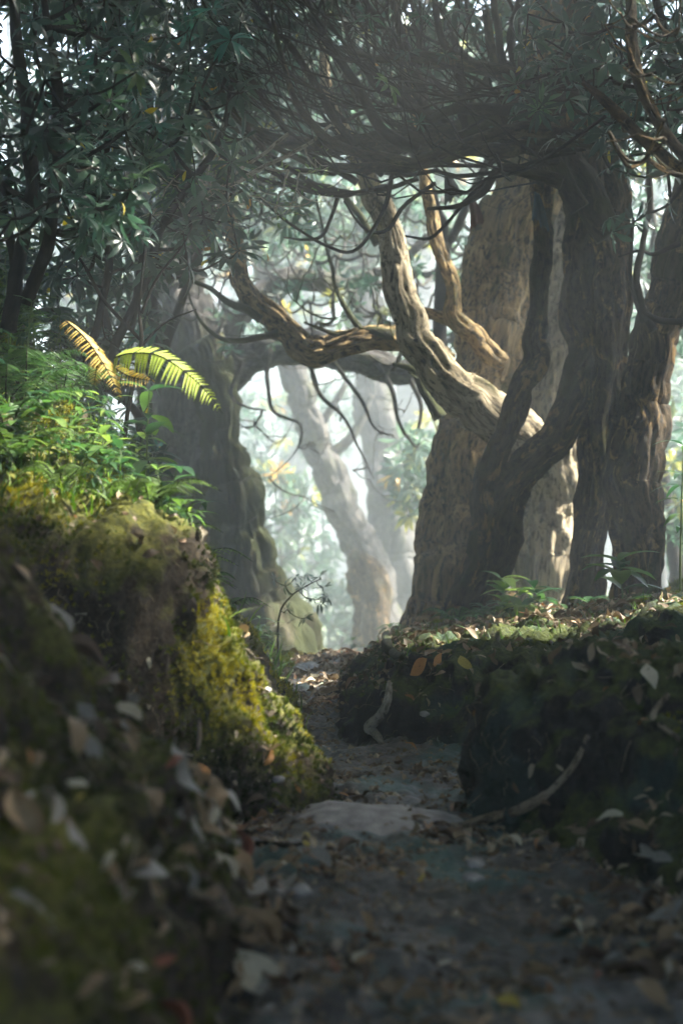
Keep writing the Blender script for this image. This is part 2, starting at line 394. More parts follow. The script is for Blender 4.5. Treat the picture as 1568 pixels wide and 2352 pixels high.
M['ground'] = soil_mat('forest_soil', (.03, .025, .016), (.09, .075, .045), (.16, .13, .08), (.05, .07, .02), (.1, .13, .03), .6)
M['stone'] = plain('path_stone', (.27, .26, .25), .6, .6, 14.0)

# ------------------------------------------------------------ world, sun, camera, haze
sc = bpy.context.scene
w = bpy.data.worlds.new("World"); sc.world = w; w.use_nodes = True; nt = w.node_tree
bg = nt.nodes['Background']; sk = nt.nodes.new('ShaderNodeTexSky'); sk.sky_type = 'NISHITA'; sk.sun_disc = False
elev = math.asin(SUN[2]); az = math.atan2(SUN[0], SUN[1])
sk.sun_elevation = elev; sk.sun_rotation = az; sk.air_density = 1.0; sk.dust_density = 3.0
nt.links.new(sk.outputs[0], bg.inputs[0]); bg.inputs[1].default_value = .15
ld = bpy.data.lights.new('sun', 'SUN'); ld.energy = 4.2; ld.angle = math.radians(2.5); ld.color = (1, .95, .84)
lo = bpy.data.objects.new('sun', ld); C.objects.link(lo); lo.rotation_euler = Vector(SUN).to_track_quat('Z', 'Y').to_euler(); lo.location = (8, 2, 18)
cd = bpy.data.cameras.new('camera'); co = bpy.data.objects.new('camera', cd); C.objects.link(co); sc.camera = co
co.location = (0, 0, ZC); co.rotation_euler = (math.radians(90), 0, 0)
cd.sensor_fit = 'VERTICAL'; cd.sensor_height = 36; cd.lens = 18 / (1176 / F); cd.clip_end = 300; cd.clip_start = .05
cd.dof.use_dof = True; cd.dof.focus_distance = 6.9; cd.dof.aperture_fstop = 1.8
sc.view_settings.view_transform = 'Standard'; sc.view_settings.look = 'None'; sc.view_settings.gamma = 1
sc.view_settings.exposure = 3.3
sc.cycles.use_denoising = True
sc.cycles.volume_bounces = 2; sc.cycles.max_bounces = 6; sc.cycles.diffuse_bounces = 3; sc.cycles.transmission_bounces = 3; sc.cycles.glossy_bounces = 2
sc.cycles.sample_clamp_indirect = 4.0

HZ = dict(density=.013, x=(-50, 50), y=(-14, 96), z=(-9, 20.5))
m = bpy.data.materials.new('haze_air'); m.use_nodes = True; nt = m.node_tree
for n in list(nt.nodes): nt.nodes.remove(n)
out = nt.nodes.new('ShaderNodeOutputMaterial'); pv = nt.nodes.new('ShaderNodeVolumePrincipled')
pv.inputs['Density'].default_value = HZ['density']; pv.inputs['Color'].default_value = (.88, .95, 1.0, 1); pv.inputs['Anisotropy'].default_value = .1
nt.links.new(pv.outputs[0], out.inputs['Volume'])
try: m.cycles.homogeneous_volume = True
except Exception: pass
(x0, x1), (y0, y1), (z0, z1) = HZ['x'], HZ['y'], HZ['z']
bv = [(x, y, z) for z in (z0, z1) for y in (y0, y1) for x in (x0, x1)]
tag(build('haze', bv, np.array([[0, 2, 3, 1], [4, 5, 7, 6], [0, 1, 5, 4], [2, 6, 7, 3], [0, 4, 6, 2], [1, 3, 7, 5]]), m, smooth=False), 'pale morning mist hanging between the trees', kind='stuff')

# ------------------------------------------------------------ terrain
LT = [0, .1, .25, .4, .55, .7, 1.0, 1.6, 2.6, 4.5]
LK = [  # y, foot x, heights at LT
    (-14, -.9, [0, .1, .25, .4, .6, .8, 1.1, 1.5, 2.1, 2.8]),
    (1.5, -.45, [0, .2, .35, .5, .75, .95, 1.15, 1.4, 1.9, 2.6]),
    (3.0, -.19, [0, .25, .44, .6, .88, 1.12, 1.3, 1.5, 1.9, 2.7]),
    (3.55, -.24, [0, .25, .42, .6, .85, 1.06, 1.22, 1.4, 1.8, 2.7]),
    (3.9, -.42, [0, .15, .3, .45, .62, .8, 1.05, 1.3, 1.8, 2.7]),
    (4.45, -.62, [0, .04, .12, .3, .5, .7, .95, 1.25, 1.8, 2.7]),
    (4.62, -.16, [0, .1, .3, .5, .72, .88, .96, 1.05, 1.3, 2.2]),
    (4.9, -.02, [0, .15, .40, .62, .90, .98, 1.02, 1.08, 1.3, 2.2]),
    (5.6, -.12, [0, .18, .42, .60, .86, 1.0, 1.2, 1.6, 2.1, 2.9]),
    (6.4, -.20, [0, .15, .36, .52, .68, .92, 1.38, 1.95, 2.6, 3.5]),
    (7.6, -.30, [0, .12, .27, .4, .5, .72, 1.25, 2.15, 2.9, 3.9]),
    (9.4, -.38, [0, .06, .14, .2, .28, .4, .8, 1.6, 2.7, 3.9]),
    (12, -.5, [0, .02, .05, .1, .15, .25, .6, 1.4, 2.6, 4.0]),
    (96, -.9, [0, .02, .05, .1, .15, .25, .5, 1.0, 1.8, 3.0]),
]
RT = [0, .05, .12, .3, .6, 1.1, 2.0, 4.5]
RK = [
    (-14, 1.7, [0, .03, .1, .3, .5, .7, .9, 1.5]),
    (2.0, 1.3, [0, .03, .1, .3, .5, .7, .9, 1.5]),
    (3.2, 1.05, [0, .04, .12, .35, .5, .65, .9, 1.5]),
    (3.9, .80, [0, .04, .12, .35, .5, .62, .9, 1.5]),
    (4.35, .50, [0, .08, .2, .40, .52, .60, .85, 1.5]),
    (4.62, .43, [0, .30, .42, .46, .56, .60, .8, 1.5]),
    (5.1, .50, [0, .2, .36, .42, .48, .55, .75, 1.5]),
    (5.7, .75, [0, .04, .12, .25, .35, .45, .7, 1.5]),
    (5.98, .35, [0, .05, .15, .28, .36, .45, .7, 1.5]),
    (6.2, .02, [0, .1, .22, .33, .38, .42, .65, 1.4]),
    (7.0, .01, [0, .12, .24, .34, .36, .40, .6, 1.4]),
    (8.2, .08, [0, .05, .13, .24, .30, .36, .5, 1.3]),
    (9.6, .17, [0, .03, .08, .16, .24, .30, .4, 1.2]),
    (12, .4, [0, .02, .05, .12, .2, .3, .4, 1.0]),
    (96, .9, [0, .02, .05, .1, .2, .3, .4, 1.0]),
]
def interp_keys(Ks, y):
    ys = np.array([k[0] for k in Ks]); foot = np.interp(y, ys, [k[1] for k in Ks])
    H = np.stack([np.interp(y, ys, [k[2][j] for k in Ks]) for j in range(len(Ks[0][2]))], -1)
    return foot, H
def prof(t, T, H):
    T = np.array(T); r = np.zeros_like(t)
    for j in range(len(T) - 1):
        f = np.clip((t - T[j]) / (T[j + 1] - T[j]), 0, 1); r = r + f * (H[..., j + 1] - H[..., j])
    r = r + np.maximum(0, t - T[-1]) * .22
    return r
def H0(x, y):
    fl, HL = interp_keys(LK, y); fr, HR = interp_keys(RK, y)
    wob = .05 * vnoise(np.stack([y * 2.3, y * 0, y * 0 + 3], -1), 3)
    z = prof(np.maximum(0, fl + wob - x), LT, HL) + prof(np.maximum(0, x - fr + wob), RT, HR)
    crest = np.where(y > 9.6, -.16 * np.minimum(y - 9.6, 14) - .02 * np.maximum(0, y - 23.6), 0)
    return z + crest, fl + wob, fr - wob
def axis(lo, hi, f0, f1, st, g=1.13, mx=2.5):
    a = list(np.arange(f0, f1, st)); s = st; x = f1
    while x < hi: a.append(x); s = min(s * g, mx); x += s
    a.append(hi); s = st; x = f0 - st; b = []
    while x > lo: b.append(x); s = min(s * g, mx); x -= s
    b.append(lo); return np.array(b[::-1] + a)
xs = axis(-48, 48, -1.9, 1.8, .016); ys = axis(-12, 94, 2.3, 7.6, .016, 1.03)
X, Y = np.meshgrid(xs, ys)
Z, FLx, FRx = H0(X, Y)
V = np.stack([X, Y, Z], -1)
dzx = np.gradient(Z, axis=1) / np.gradient(X, axis=1); dzy = np.gradient(Z, axis=0) / np.gradient(Y, axis=0)
NM = norm(np.stack([-dzx, -dzy, np.ones_like(Z)], -1))
on_path = np.clip(np.minimum(X - FLx, FRx - X) / .12, 0, 1) * (Y < 10.5)
bankw = 1 - on_path
fade = np.clip(1 - (np.abs(X) - 3) / 8, 0, 1) * np.clip(1 - (Y - 12) / 12, 0, 1)
big = fbm(V * 2.2, 3, 1); medn = fbm(V * np.array([9, 9, 6.]), 4, 21, .55); sml = fbm(V * 34, 3, 33, .6)
rid = 1 - np.abs(fbm(V * np.array([13., 13, 5]), 3, 41))
disp = bankw * (.05 * big + .042 * medn + .016 * sml + .03 * (rid - .6)) + on_path * (.030 * big + .022 * medn + .0025 * sml)
disp = disp * (.3 + .7 * fade)
V = V + NM * disp[..., None]
V[..., 2] += (1 - fade) * fbm(V * .25, 3, 55) * .35 * np.clip((np.abs(X) - 2) / 6, 0, 1)
ny, nx = X.shape
VV = V.reshape(-1, 3)
ii = (np.arange(ny - 1)[:, None] * nx + np.arange(nx - 1)[None, :])
Q = np.stack([ii, ii + 1, ii + nx + 1, ii + nx], -1).reshape(-1, 4)
cx = (X[:-1, :-1] + X[1:, 1:]).ravel() / 2; cy = (Y[:-1, :-1] + Y[1:, 1:]).ravel() / 2
flc = ((FLx[:-1, :-1] + FLx[1:, 1:]) / 2).ravel(); frc = ((FRx[:-1, :-1] + FRx[1:, 1:]) / 2).ravel()
isp = (cx > flc) & (cx < frc) & (cy < 10.3) & (cy > -12)
near = (cy > 1) & (cy < 11) & (np.abs(cx) < 4)
isl = near & (cx <= flc); isr = near & (cx >= frc); rest = ~(isp | isl | isr)
def sub(name, mask, mat):
    q = Q[mask]; u, inv = np.unique(q, return_inverse=True)
    return tag(build(name, VV[u], inv.reshape(-1, 4), mat), kind='structure')
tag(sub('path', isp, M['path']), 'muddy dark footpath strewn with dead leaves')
tag(sub('left_bank', isl, M['bank_left']), 'steep moss covered earth bank left of the path')
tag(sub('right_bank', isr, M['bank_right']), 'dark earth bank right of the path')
tag(sub('ground', rest, M['ground']), 'forest floor beyond the banks')

# terrain sampling
FA, FB, FC, FD = VV[Q[:, 0]], VV[Q[:, 1]], VV[Q[:, 2]], VV[Q[:, 3]]
FN = np.cross(FC - FA, FD - FB); FAREA = np.linalg.norm(FN, axis=1) / 2; FN = norm(FN); FCN = (FA + FB + FC + FD) / 4
BV = BVHTree.FromPolygons([tuple(p) for p in VV], [tuple(int(i) for i in q) for q in Q[near | isp]])
def sample(n, weight):
    wt = FAREA * weight; cdf = np.cumsum(wt)
    if cdf[-1] <= 0: return np.zeros((0, 3)), np.zeros((0, 3)), np.zeros(0, int)
    idx = np.searchsorted(cdf, rng.uniform(0, cdf[-1], n)); idx = np.minimum(idx, len(Q) - 1)
    a, b = rng.uniform(0, 1, (2, n, 1))
    p = (FA[idx] * (1 - a) + FB[idx] * a) * (1 - b) + (FD[idx] * (1 - a) + FC[idx] * a) * b
    return p, FN[idx], idx
def proj(p):
    p = np.asarray(p); return U0 + p[..., 0] / p[..., 1] * F, V0 - (p[..., 2] - ZC) / p[..., 1] * F
def hit(u, v):
    """where the sight line through a point of the frame meets the ground"""
    d = P(u, v, 1.0) - np.array([0, 0, ZC]); r = BV.ray_cast(Vector((0, 0, ZC)), Vector(d), 30)
    if r[0] is None: return P(u, v, 8), np.array([0, 0, 1.])
    return np.array(r[0]), np.array(r[1]) * (1 if r[1].dot(Vector(d)) < 0 else -1)
def drop(x, y):
    r = BV.ray_cast(Vector((x, y, 9)), Vector((0, 0, -1)), 30)
    return float(r[0][2]) if r[0] is not None else float(H0(np.array([x]), np.array([y]))[0][0])
FU, FV = proj(np.where(FCN[:, 1:2] > .5, FCN, np.array([0, 1, -50.])))

# --- moss tufts
def tuft(k, seed, h=1.0):
    r = np.random.default_rng(seed); V_, T_ = [], []
    for i in range(k):
        a = r.uniform(0, 6.28); tilt = r.uniform(.1, 1.2); w = r.uniform(.10, .2); L = r.uniform(.6, 1.2) * h
        d = np.array([math.cos(a) * math.sin(tilt), math.sin(a) * math.sin(tilt), math.cos(tilt)])
        s = np.array([-math.sin(a), math.cos(a), 0]) * w; b = np.array([r.uniform(-.25, .25), r.uniform(-.25, .25), 0])
        V_ += [b - s, b + s, b + d * L]; T_.append([3 * i, 3 * i + 1, 3 * i + 2])
    return np.array(V_), np.array(T_)
TUFTS = [tuft(7, s) for s in range(4)]
mn = fbm(FCN * 3.1, 4, 71); mn2 = fbm(FCN * 11, 3, 75)
left_in = (FCN[:, 0] < flc + .02) & (FCN[:, 1] > 2.2) & (FCN[:, 1] < 10.5) & (FCN[:, 0] > -2.6)
wm = left_in * np.clip(.38 + 1.1 * mn + .5 * mn2 + .35 * FN[:, 2], 0, 1.2)
# bare dark soil patch high on the face of the mossy bank
bare = np.exp(-(((FU - 330) / 130) ** 2 + ((FV - 1290) / 150) ** 2)) * (FCN[:, 1] > 4.3) * (FCN[:, 1] < 6)
wm = wm * (1 - .93 * np.clip(bare * 1.4, 0, 1)) * np.where(FCN[:, 1] < 4.1, .4, 1.0)
a = Acc(); p, n, i = sample(105000, wm)
lum = np.clip(.52 + .75 * fbm(p * 6.3, 4, 81) + .15 * rng.normal(size=len(p)), 0, 1)
lum = np.where(p[:, 1] < 4.1, lum * .6, lum)
scatter(a, TUFTS, p, norm(n + [0, 0, .45]), rng.uniform(.010, .030, len(p)) ** 1.0 * np.clip(p[:, 1] / 6, .7, 1.3), tint=lum)
tag(a.make('moss', M['moss'], smooth=False), 'yellow green moss cushions on the left bank', kind='stuff')
a = Acc(); right_in = (FCN[:, 0] > frc - .02) & (FCN[:, 1] > 3) & (FCN[:, 1] < 10.5) & (FCN[:, 0] < 2.8)
p, n, i = sample(26000, right_in * np.clip(-.5 + 1.2 * mn + 2.6 * (FN[:, 2] - .78), 0, 1) * np.clip(FCN[:, 2] * 4, 0, 1))
scatter(a, TUFTS, p, norm(n + [0, 0, .4]), rng.uniform(.010, .022, len(p)), tint=np.clip(.45 + .5 * fbm(p * 4.3, 3, 84), 0, 1))
tag(a.make('moss', M['moss'], smooth=False), 'green moss on the top of the right bank', kind='stuff')

# --- grass
def gblade(seed, w=.035):
    r = np.random.default_rng(seed); b = r.uniform(.3, 1.1); t = np.linspace(0, 1, 5)
    x = b * t ** 1.8 * .8; z = t * (1 - .35 * b * t); wd = w * (1 - t ** 1.5) + .002
    l = np.stack([x, wd, z], -1); rr = np.stack([x, -wd, z], -1); v = np.concatenate([l, rr]); i = np.arange(4)
    return v, np.stack([i, i + 5, i + 6, i + 1], -1)
GB = [gblade(s) for s in range(5)]
a = Acc()
topw = left_in * (FN[:, 2] > .45) * (FCN[:, 1] > 4.7) * (FCN[:, 0] < flc - .35) * np.clip(.5 + .8 * fbm(FCN * 2.5, 2, 91), 0, 1)
p, n, i = sample(8000, topw)
scatter(a, GB, p, norm(n * .3 + [0.15, -.1, 1] + rng.normal(0, .25, p.shape)), rng.uniform(.03, .14, len(p)))
p, n, i = sample(1600, left_in * (FCN[:, 1] > 6) * (FN[:, 2] > .2))
scatter(a, GB, p, norm([0.1, 0, 1] + rng.normal(0, .3, p.shape)), rng.uniform(.06, .2, len(p)))
tag(a.make('grass', M['grass']), 'fresh green grass blades on top of the left bank', kind='stuff')
a = Acc(); p, n, i = sample(1000, right_in * (FN[:, 2] > .5) * (FCN[:, 1] > 6.6) * np.clip(.4 + fbm(FCN * 2.5, 2, 94), 0, 1))
scatter(a, GB, p, norm([0., 0, 1] + rng.normal(0, .3, p.shape)), rng.uniform(.03, .10, len(p)), tint=rng.uniform(0, .7, len(p)))
tag(a.make('grass', M['grass']), 'sparse grass round the tree feet on the right bank', kind='stuff')

# --- leaf litter and single fallen leaves
def dead(seed, W=.34):
    r = np.random.default_rng(seed); W = r.choice([.2, .28, .36, .42]); v, q = blade(1, W * r.uniform(.7, 1.25), 7, r.uniform(-.25, .35), r.uniform(.0, .7), r.uniform(.45, .6), r.uniform(-.8, .8))
    v = v - np.array([.5, 0, 0]); v[:, 2] += .12 * np.sin(v[:, 0] * r.uniform(3, 7) + r.uniform(0, 6)); v[:, 1] += .08 * np.sin(v[:, 0] * 4)
    return v, q
DEAD = [dead(s) for s in range(9)]
lit_w = near & (FN[:, 2] > .15)
pathy = isp & (FCN[:, 1] > 1) & (FCN[:, 1] < 10.3)
wl = (lit_w | pathy) * np.clip(.35 + .9 * fbm(FCN * 3.3, 3, 61), .02, 1)
wl = wl * np.where((FCN[:, 1] > 6.9) & pathy, 9.0, 1) * np.where((FCN[:, 1] < 3.9) & (FCN[:, 0] < flc), 1.15, 1)
wl = wl * np.where((FCN[:, 1] > 6.8) & (FCN[:, 1] < 9.5) & (FCN[:, 0] > 0) & (FCN[:, 0] < 2.2), 6.0, 1) * np.where(left_in & (FCN[:, 1] > 4.5), .25, 1)
wl = wl * np.where(pathy & (FCN[:, 1] < 6.5), 4.2, 1)
p, n, i = sample(19000, wl)
dist = p[:, 1]; size = (.026 + rng.gamma(2.0, .014, len(p))).clip(.02, .11) * np.clip(dist / 3.2, .35, 1) * np.where((dist < 4) & (p[:, 0] < -.1), 1.35, 1.0) * np.where((dist < 7) & (np.abs(p[:, 0] - .2) < .35), .75, 1)
u_, v_ = proj(p); inf = (u_ > -10) & (u_ < 1578) & (v_ < 2362) & (v_ > 900) & (p[:, 1] > 1.5)
app = np.where(inf, size / dist, 0); order = np.argsort(-app)
single = order[:230]; restl = order[230:]
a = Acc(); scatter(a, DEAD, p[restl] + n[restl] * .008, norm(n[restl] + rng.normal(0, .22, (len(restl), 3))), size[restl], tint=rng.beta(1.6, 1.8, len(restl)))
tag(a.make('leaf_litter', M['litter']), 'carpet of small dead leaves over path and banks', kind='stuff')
leaf_meshes = {}
def leaf_obj(pos, nrm, size, colour, label, group, spin=None, k=None):
    k = int(rng.integers(0, 9)) if k is None else k
    key = (k, colour)
    if key not in leaf_meshes:
        o = build('fallen_leaf', DEAD[k][0], DEAD[k][1], FL[colour], attrs={'tint': np.full(len(DEAD[k][0]), .5)}); leaf_meshes[key] = o.data
    else:
        o = bpy.data.objects.new('fallen_leaf', leaf_meshes[key]); C.objects.link(o)
    Mx = frames(np.array([nrm]), np.array([rng.uniform(0, 6.28) if spin is None else spin]))[0]
    from mathutils import Matrix
    o.matrix_world = Matrix.Translation(Vector(pos)) @ Matrix([[*Mx[:, 0]], [*Mx[:, 1]], [*Mx[:, 2]]]).to_4x4().transposed().transposed() @ Matrix.Scale(size, 4) if False else Matrix.Translation([float(t) for t in pos]) @ Matrix(Mx.T.tolist()).to_4x4() @ Matrix.Scale(float(size), 4)
    tag(o, label, 'leaf', group); return o
cols = ['tan'] * 10 + ['grey'] * 5 + ['brown'] * 9 + ['pale'] * 2 + ['red'] * 1
for j in single:
    c = cols[int(rng.integers(0, len(cols)))]
    onp = bool(isp[i[j]]); lf = p[j, 0] < 0
    if onp: where = 'on the blurred near path' if p[j, 1] < 4.2 else 'on the muddy path past the stone'
    else: where = ('on the near left bank' if p[j, 1] < 4.2 else 'on the mossy left bank') if lf else 'on the dark right bank'
    leaf_obj(p[j] + n[j] * .012, norm(n[j] + rng.normal(0, .14, 3)), size[j] * 1.15, c, f'small {c} dead leaf lying {where}', f'{c} dead leaves {where}')
# the leaves one can point to
for (u, v, s, c, lab) in [
    (1408, 1888, .105, 'pale', 'large pale leaf standing in the dark leaf pile at right'),
    (1465, 1900, .085, 'tan', 'round brown grey leaf right of the pale leaf in the pile'),
    (1180, 1945, .060, 'pale', 'small pale curled leaf on dark mud right of the stone'),
    (310, 2230, .085, 'pale', 'bright white crumpled leaf at the lower left corner'),
    (540, 2190, .115, 'grey', 'long grey ribbed leaf at the foot of the near left bank'),
    (1255, 2275, .075, 'grey', 'thin pale leaf lying flat at the lower right of the path'),
    (860, 2190, .07, 'tan', 'dull leaf lying alone in the middle of the near path'),
    (1165, 2325, .07, 'yellow', 'ochre leaf at the bottom edge of the path'),
    (40, 2080, .12, 'grey', 'big grey leaf at the left edge of the near bank'),
    (700, 1942, .085, 'yellow', 'straw yellow strap leaf just below the stone'),
    (60, 1850, .1, 'grey', 'pale blue grey leaf on the near left bank'),
    (185, 1850, .06, 'yellow', 'bright yellow leaf on the near left bank'),
    (250, 1980, .1, 'pale', 'long pale leaf pointing down the near left bank'),
    (190, 1640, .085, 'grey', 'silvery leaf high on the near left bank edge'),
    (300, 1730, .11, 'tan', 'long tan leaf on the ridge of the near left bank'),
    (390, 1760, .09, 'red', 'reddish brown leaf on the ridge of the near left bank'),
    (170, 1810, .085, 'pale', 'cream leaf lying crosswise on the near left bank'),
    (50, 1740, .07, 'orange', 'blurred orange brown leaf at the left edge'),
    (605, 1742, .085, 'orange', 'orange leaf stuck upright in the moss of the left bank'),
    (680, 1812, .04, 'orange', 'small orange leaf low on the mossy bank by the path'),
    (470, 1772, .075, 'orange', 'curled amber leaf at the foot of the mossy bank'),
    (345, 1520, .05, 'pale', 'small cream leaf in the middle of the mossy bank'),
    (368, 1160, .085, 'orange', 'orange leaf hanging over the mossy bank top'),
    (960, 1530, .11, 'orange', 'orange leaf leftmost in the fan on the right bank'),
    (975, 1505, .10, 'tan', 'buff leaf of the fan on the right bank'),
    (1000, 1520, .09, 'orange', 'amber leaf of the fan on the right bank'),
    (1075, 1525, .11, 'yellow', 'golden leaf lying right of the fan on the right bank'),
    (1020, 1500, .09, 'tan', 'beige leaf behind the fan on the right bank'),
    (790, 1835, .045, 'orange', 'tiny bright orange leaf at the foot of the mossy bank'),
    (945, 1722, .07, 'orange', 'orange leaf below the pale root on the path'),
    (1040, 1902, .05, 'orange', 'small orange leaf at the end of the stone'),
    (830, 2130, .075, 'tan', 'crumpled tan leaf in the middle of the near path'), (1020, 2230, .06, 'pale', 'small cream leaf at lower middle of the path'),
    (640, 2290, .08, 'brown', 'large brown leaf at the bottom of the path'), (960, 2030, .05, 'yellow', 'small straw leaf below the stone on the path'), (1420, 2130, .06, 'tan', 'tan leaf at the right side of the near path'),
    (725, 1560, .09, 'pale', 'pale leaf shining on the far path'),
    (690, 1620, .085, 'pale', 'cream leaf at the left side of the far path'),
    (760, 1590, .09, 'tan', 'tan leaf in the middle of the far path'),
]:
    pp, nn = hit(u, v)
    leaf_obj(pp + nn * .02, norm(nn * .7 + np.array([0, -.55, .3])), s * (.6 + pp[1] * .07) * (.85 * min(1, (pp[1] / 3.3) ** 1.5) if pp[1] < 4 and pp[0] < -.1 else 1), c, lab, None)

# --- stone in the path
def rockmesh(name, ctr, sx, sy, sz, seed, mat, parent=None, sub_=4):
    me = bpy.data.meshes.new(name); import bmesh
    bm = bmesh.new(); bmesh.ops.create_icosphere(bm, subdivisions=sub_, radius=1)
    co_ = np.array([v.co for v in bm.verts]); f = fbm(co_ * 1.3 + seed, 4, seed); g = 1.6 * fbm(co_ * 5 + seed, 4, seed + 3)
    co_ = co_ * (1 + .22 * f + .05 * g)[:, None] * np.array([sx, sy, sz])
    for v, c in zip(bm.verts, co_): v.co = c
    for fc in bm.faces: fc.smooth = True
    bm.to_mesh(me); bm.free(); me.materials.append(mat); o = bpy.data.objects.new(name, me); C.objects.link(o); o.location = [float(t) for t in ctr]; return o
sp_ = P(820, 1905, 4.5)
tag(rockmesh('stone', (sp_[0] + .0, 4.50, -.035), .37, .22, .085, 4, M['stone'], sub_=5), 'flat pale grey stone slab crossing the path', 'stone')
for k, (u, v, s, lab) in enumerate([(640, 1790, .022, 'round grey pebble at the foot of the mossy bank'), (975, 1640, .02, 'teal grey pebble in the dark right bank'), (1085, 2020, .035, 'grey pebble on the near path'),
                                    (610, 1585, .022, 'mossy stone set in the left bank edge'), (1090, 1985, .03, 'small dark pebble by the near path stone'), (690, 2050, .035, 'brown pebble on the near path left side')]):
    pp, nn = hit(u, v); tag(rockmesh('pebble', pp, s, s * .8, s * .6, 20 + k, M['stone'], sub_=3), lab, 'pebble')
a = Acc(); me_r = []
p, n, i = sample(3600, (isp & (FCN[:, 1] < 7) & (FCN[:, 1] > 1.5)) * 1.0 + .6 * ((left_in) & (FCN[:, 1] > 4.4) & (FCN[:, 1] < 5.2) & (FCN[:, 2] < .25)))
ico = np.array([[0, 0, 1], [.9, 0, .1], [.2, .85, .2], [-.8, .5, .1], [-.7, -.6, .15], [.3, -.9, .1], [0, 0, -.8]]); it = np.array([[0, 1, 2], [0, 2, 3], [0, 3, 4], [0, 4, 5], [0, 5, 1], [6, 2, 1], [6, 3, 2], [6, 4, 3], [6, 5, 4], [6, 1, 5]])
scatter(a, [(ico, it)], p, n, (.003 + rng.exponential(.004, len(p))).clip(0, .022), tint=rng.uniform(.15, .8, len(p)))
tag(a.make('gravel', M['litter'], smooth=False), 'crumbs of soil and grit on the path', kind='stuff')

# ------------------------------------------------------------ trees
def trunk_thing(name, loc, label, group=None):
    return empty(name, loc, label, 'tree', group)

# T1: the gnarled tree with the pale curved limb
b1 = P(1040, 1425, 10.6)
t1 = trunk_thing('gnarled_tree', b1, 'gnarled tree with a pale sunlit limb curving up to the left over the path')
a = Acc()
limb(a, [(1040, 1520, 185, 10.7), (1048, 1440, 136, 10.7), (1055, 1390, 112, 10.7), (1064, 1200, 100, 10.7), (1088, 1020, 93, 10.8), (1118, 880, 98, 11.0), (1145, 720, 94, 11.2), (1180, 560, 86, 11.3), (1210, 420, 80, 11.3), (1245, 180, 68, 11.3), (1270, -150, 50, 11.3)], K=110, step=.022, flute=.10, ridge=.09, seed=3, lobes=.08)
a.make('trunk', M['bark_main'], t1)
a = Acc()
limb(a, [(1215, 1050, 58, 10.25), (1165, 985, 60, 10.05), (1105, 930, 52, 9.9), (1045, 893, 47, 9.85), (985, 838, 44, 9.85), (947, 772, 40, 9.9), (917, 692, 36, 9.95), (900, 600, 32, 10.0), (880, 520, 30, 10.0), (860, 450, 28, 10.0), (838, 395, 23, 9.9), (800, 320, 18, 9.8), (760, 220, 13, 9.6), (740, 60, 8, 9.6)], K=64, step=.02, flute=.09, ridge=.10, seed=5, burl=.02)
a.make('limb', M['bark_pale'], t1)['label'] = 'pale sunlit curved limb'
a = Acc()
limb(a, [(1020, 830, 28, 10.6), (955, 797, 27, 10.4), (900, 787, 27, 10.3), (830, 790, 27, 10.2), (760, 801, 27, 10.2), (710, 797, 32, 10.2), (660, 763, 31, 10.2), (603, 716, 27, 10.2), (567, 652, 22, 10.3), (547, 590, 20, 10.3), (527, 520, 17, 10.4), (508, 440, 14, 10.4), (490, 330, 11, 10.4), (450, 180, 7, 10.4)], K=56, step=.022, flute=.09, ridge=.14, seed=8, burl=.03)
a.make('limb', M['bark_main'], t1)['label'] = 'horizontal limb bending up to the left'
a = Acc(); cs1 = []
for s, (kk) in enumerate([
    [(600, 735, 11), (560, 712, 10), (520, 700, 9), (470, 662, 8), (425, 645, 6), (380, 640, 3)],
    [(640, 765, 10), (600, 775, 9), (550, 788, 8), (500, 782, 7), (465, 750, 6), (440, 700, 5), (430, 640, 3)],
    [(556, 625, 10), (520, 600, 9), (495, 580, 8), (460, 540, 6), (430, 520, 4)],
    [(905, 770, 12), (850, 760, 10), (790, 765, 8), (745, 755, 7), (700, 740, 4)],
    [(835, 765, 9), (810, 730, 8), (785, 690, 7), (765, 640, 7), (750, 580, 6), (735, 500, 5), (715, 400, 3)],
    [(868, 560, 15), (845, 528, 13), (815, 490, 11), (790, 455, 9), (760, 430, 6), (700, 420, 4)],
    [(1010, 960, 18), (975, 905, 12), (950, 860, 9), (900, 840, 6)]]):
    cs1.append(limb(a, [(u, v, w_ * (.95 - .07 * j_)) for j_, (u, v, w_) in enumerate(kk)], 10.15, K=14, step=.03, flute=.06, ridge=.1, seed=30 + s)[3:, :3])
c_ = np.concatenate(cs1); t_ = c_[rng.integers(0, len(c_), 90)] + rng.normal(0, .22, (90, 3)) + [0, 0, .1]
grow(a, c_[::3], t_, .0028, 4, .1, .012, .4)
a.make('side_branches', M['bark_mossy'], t1)
a = Acc()
limb(a, [(1150, 830, 20, 10.4), (1110, 800, 24, 10.3), (1078, 765, 22, 10.3), (1050, 715, 20, 10.3), (1035, 650, 18, 10.3), (1003, 570, 15, 10.3), (978, 480, 13, 10.3), (958, 380, 12, 10.3), (940, 250, 9, 10.3), (930, 60, 6, 10.3)], K=36, step=.025, flute=.08, ridge=.13, seed=11)
limb(a, [(1060, 745, 15, 10.35), (1015, 732, 15, 10.35), (975, 715, 15, 10.4), (950, 695, 14, 10.5), (930, 650, 9, 10.7)], K=24, step=.03, seed=12)
a.make('limb', M['bark_main'], t1)['label'] = 'slender stem rising from the crook of the trunk'
for (u, v, r) in ((1040, 868, 14), (1082, 908, 9), (985, 880, 7)):
    pass

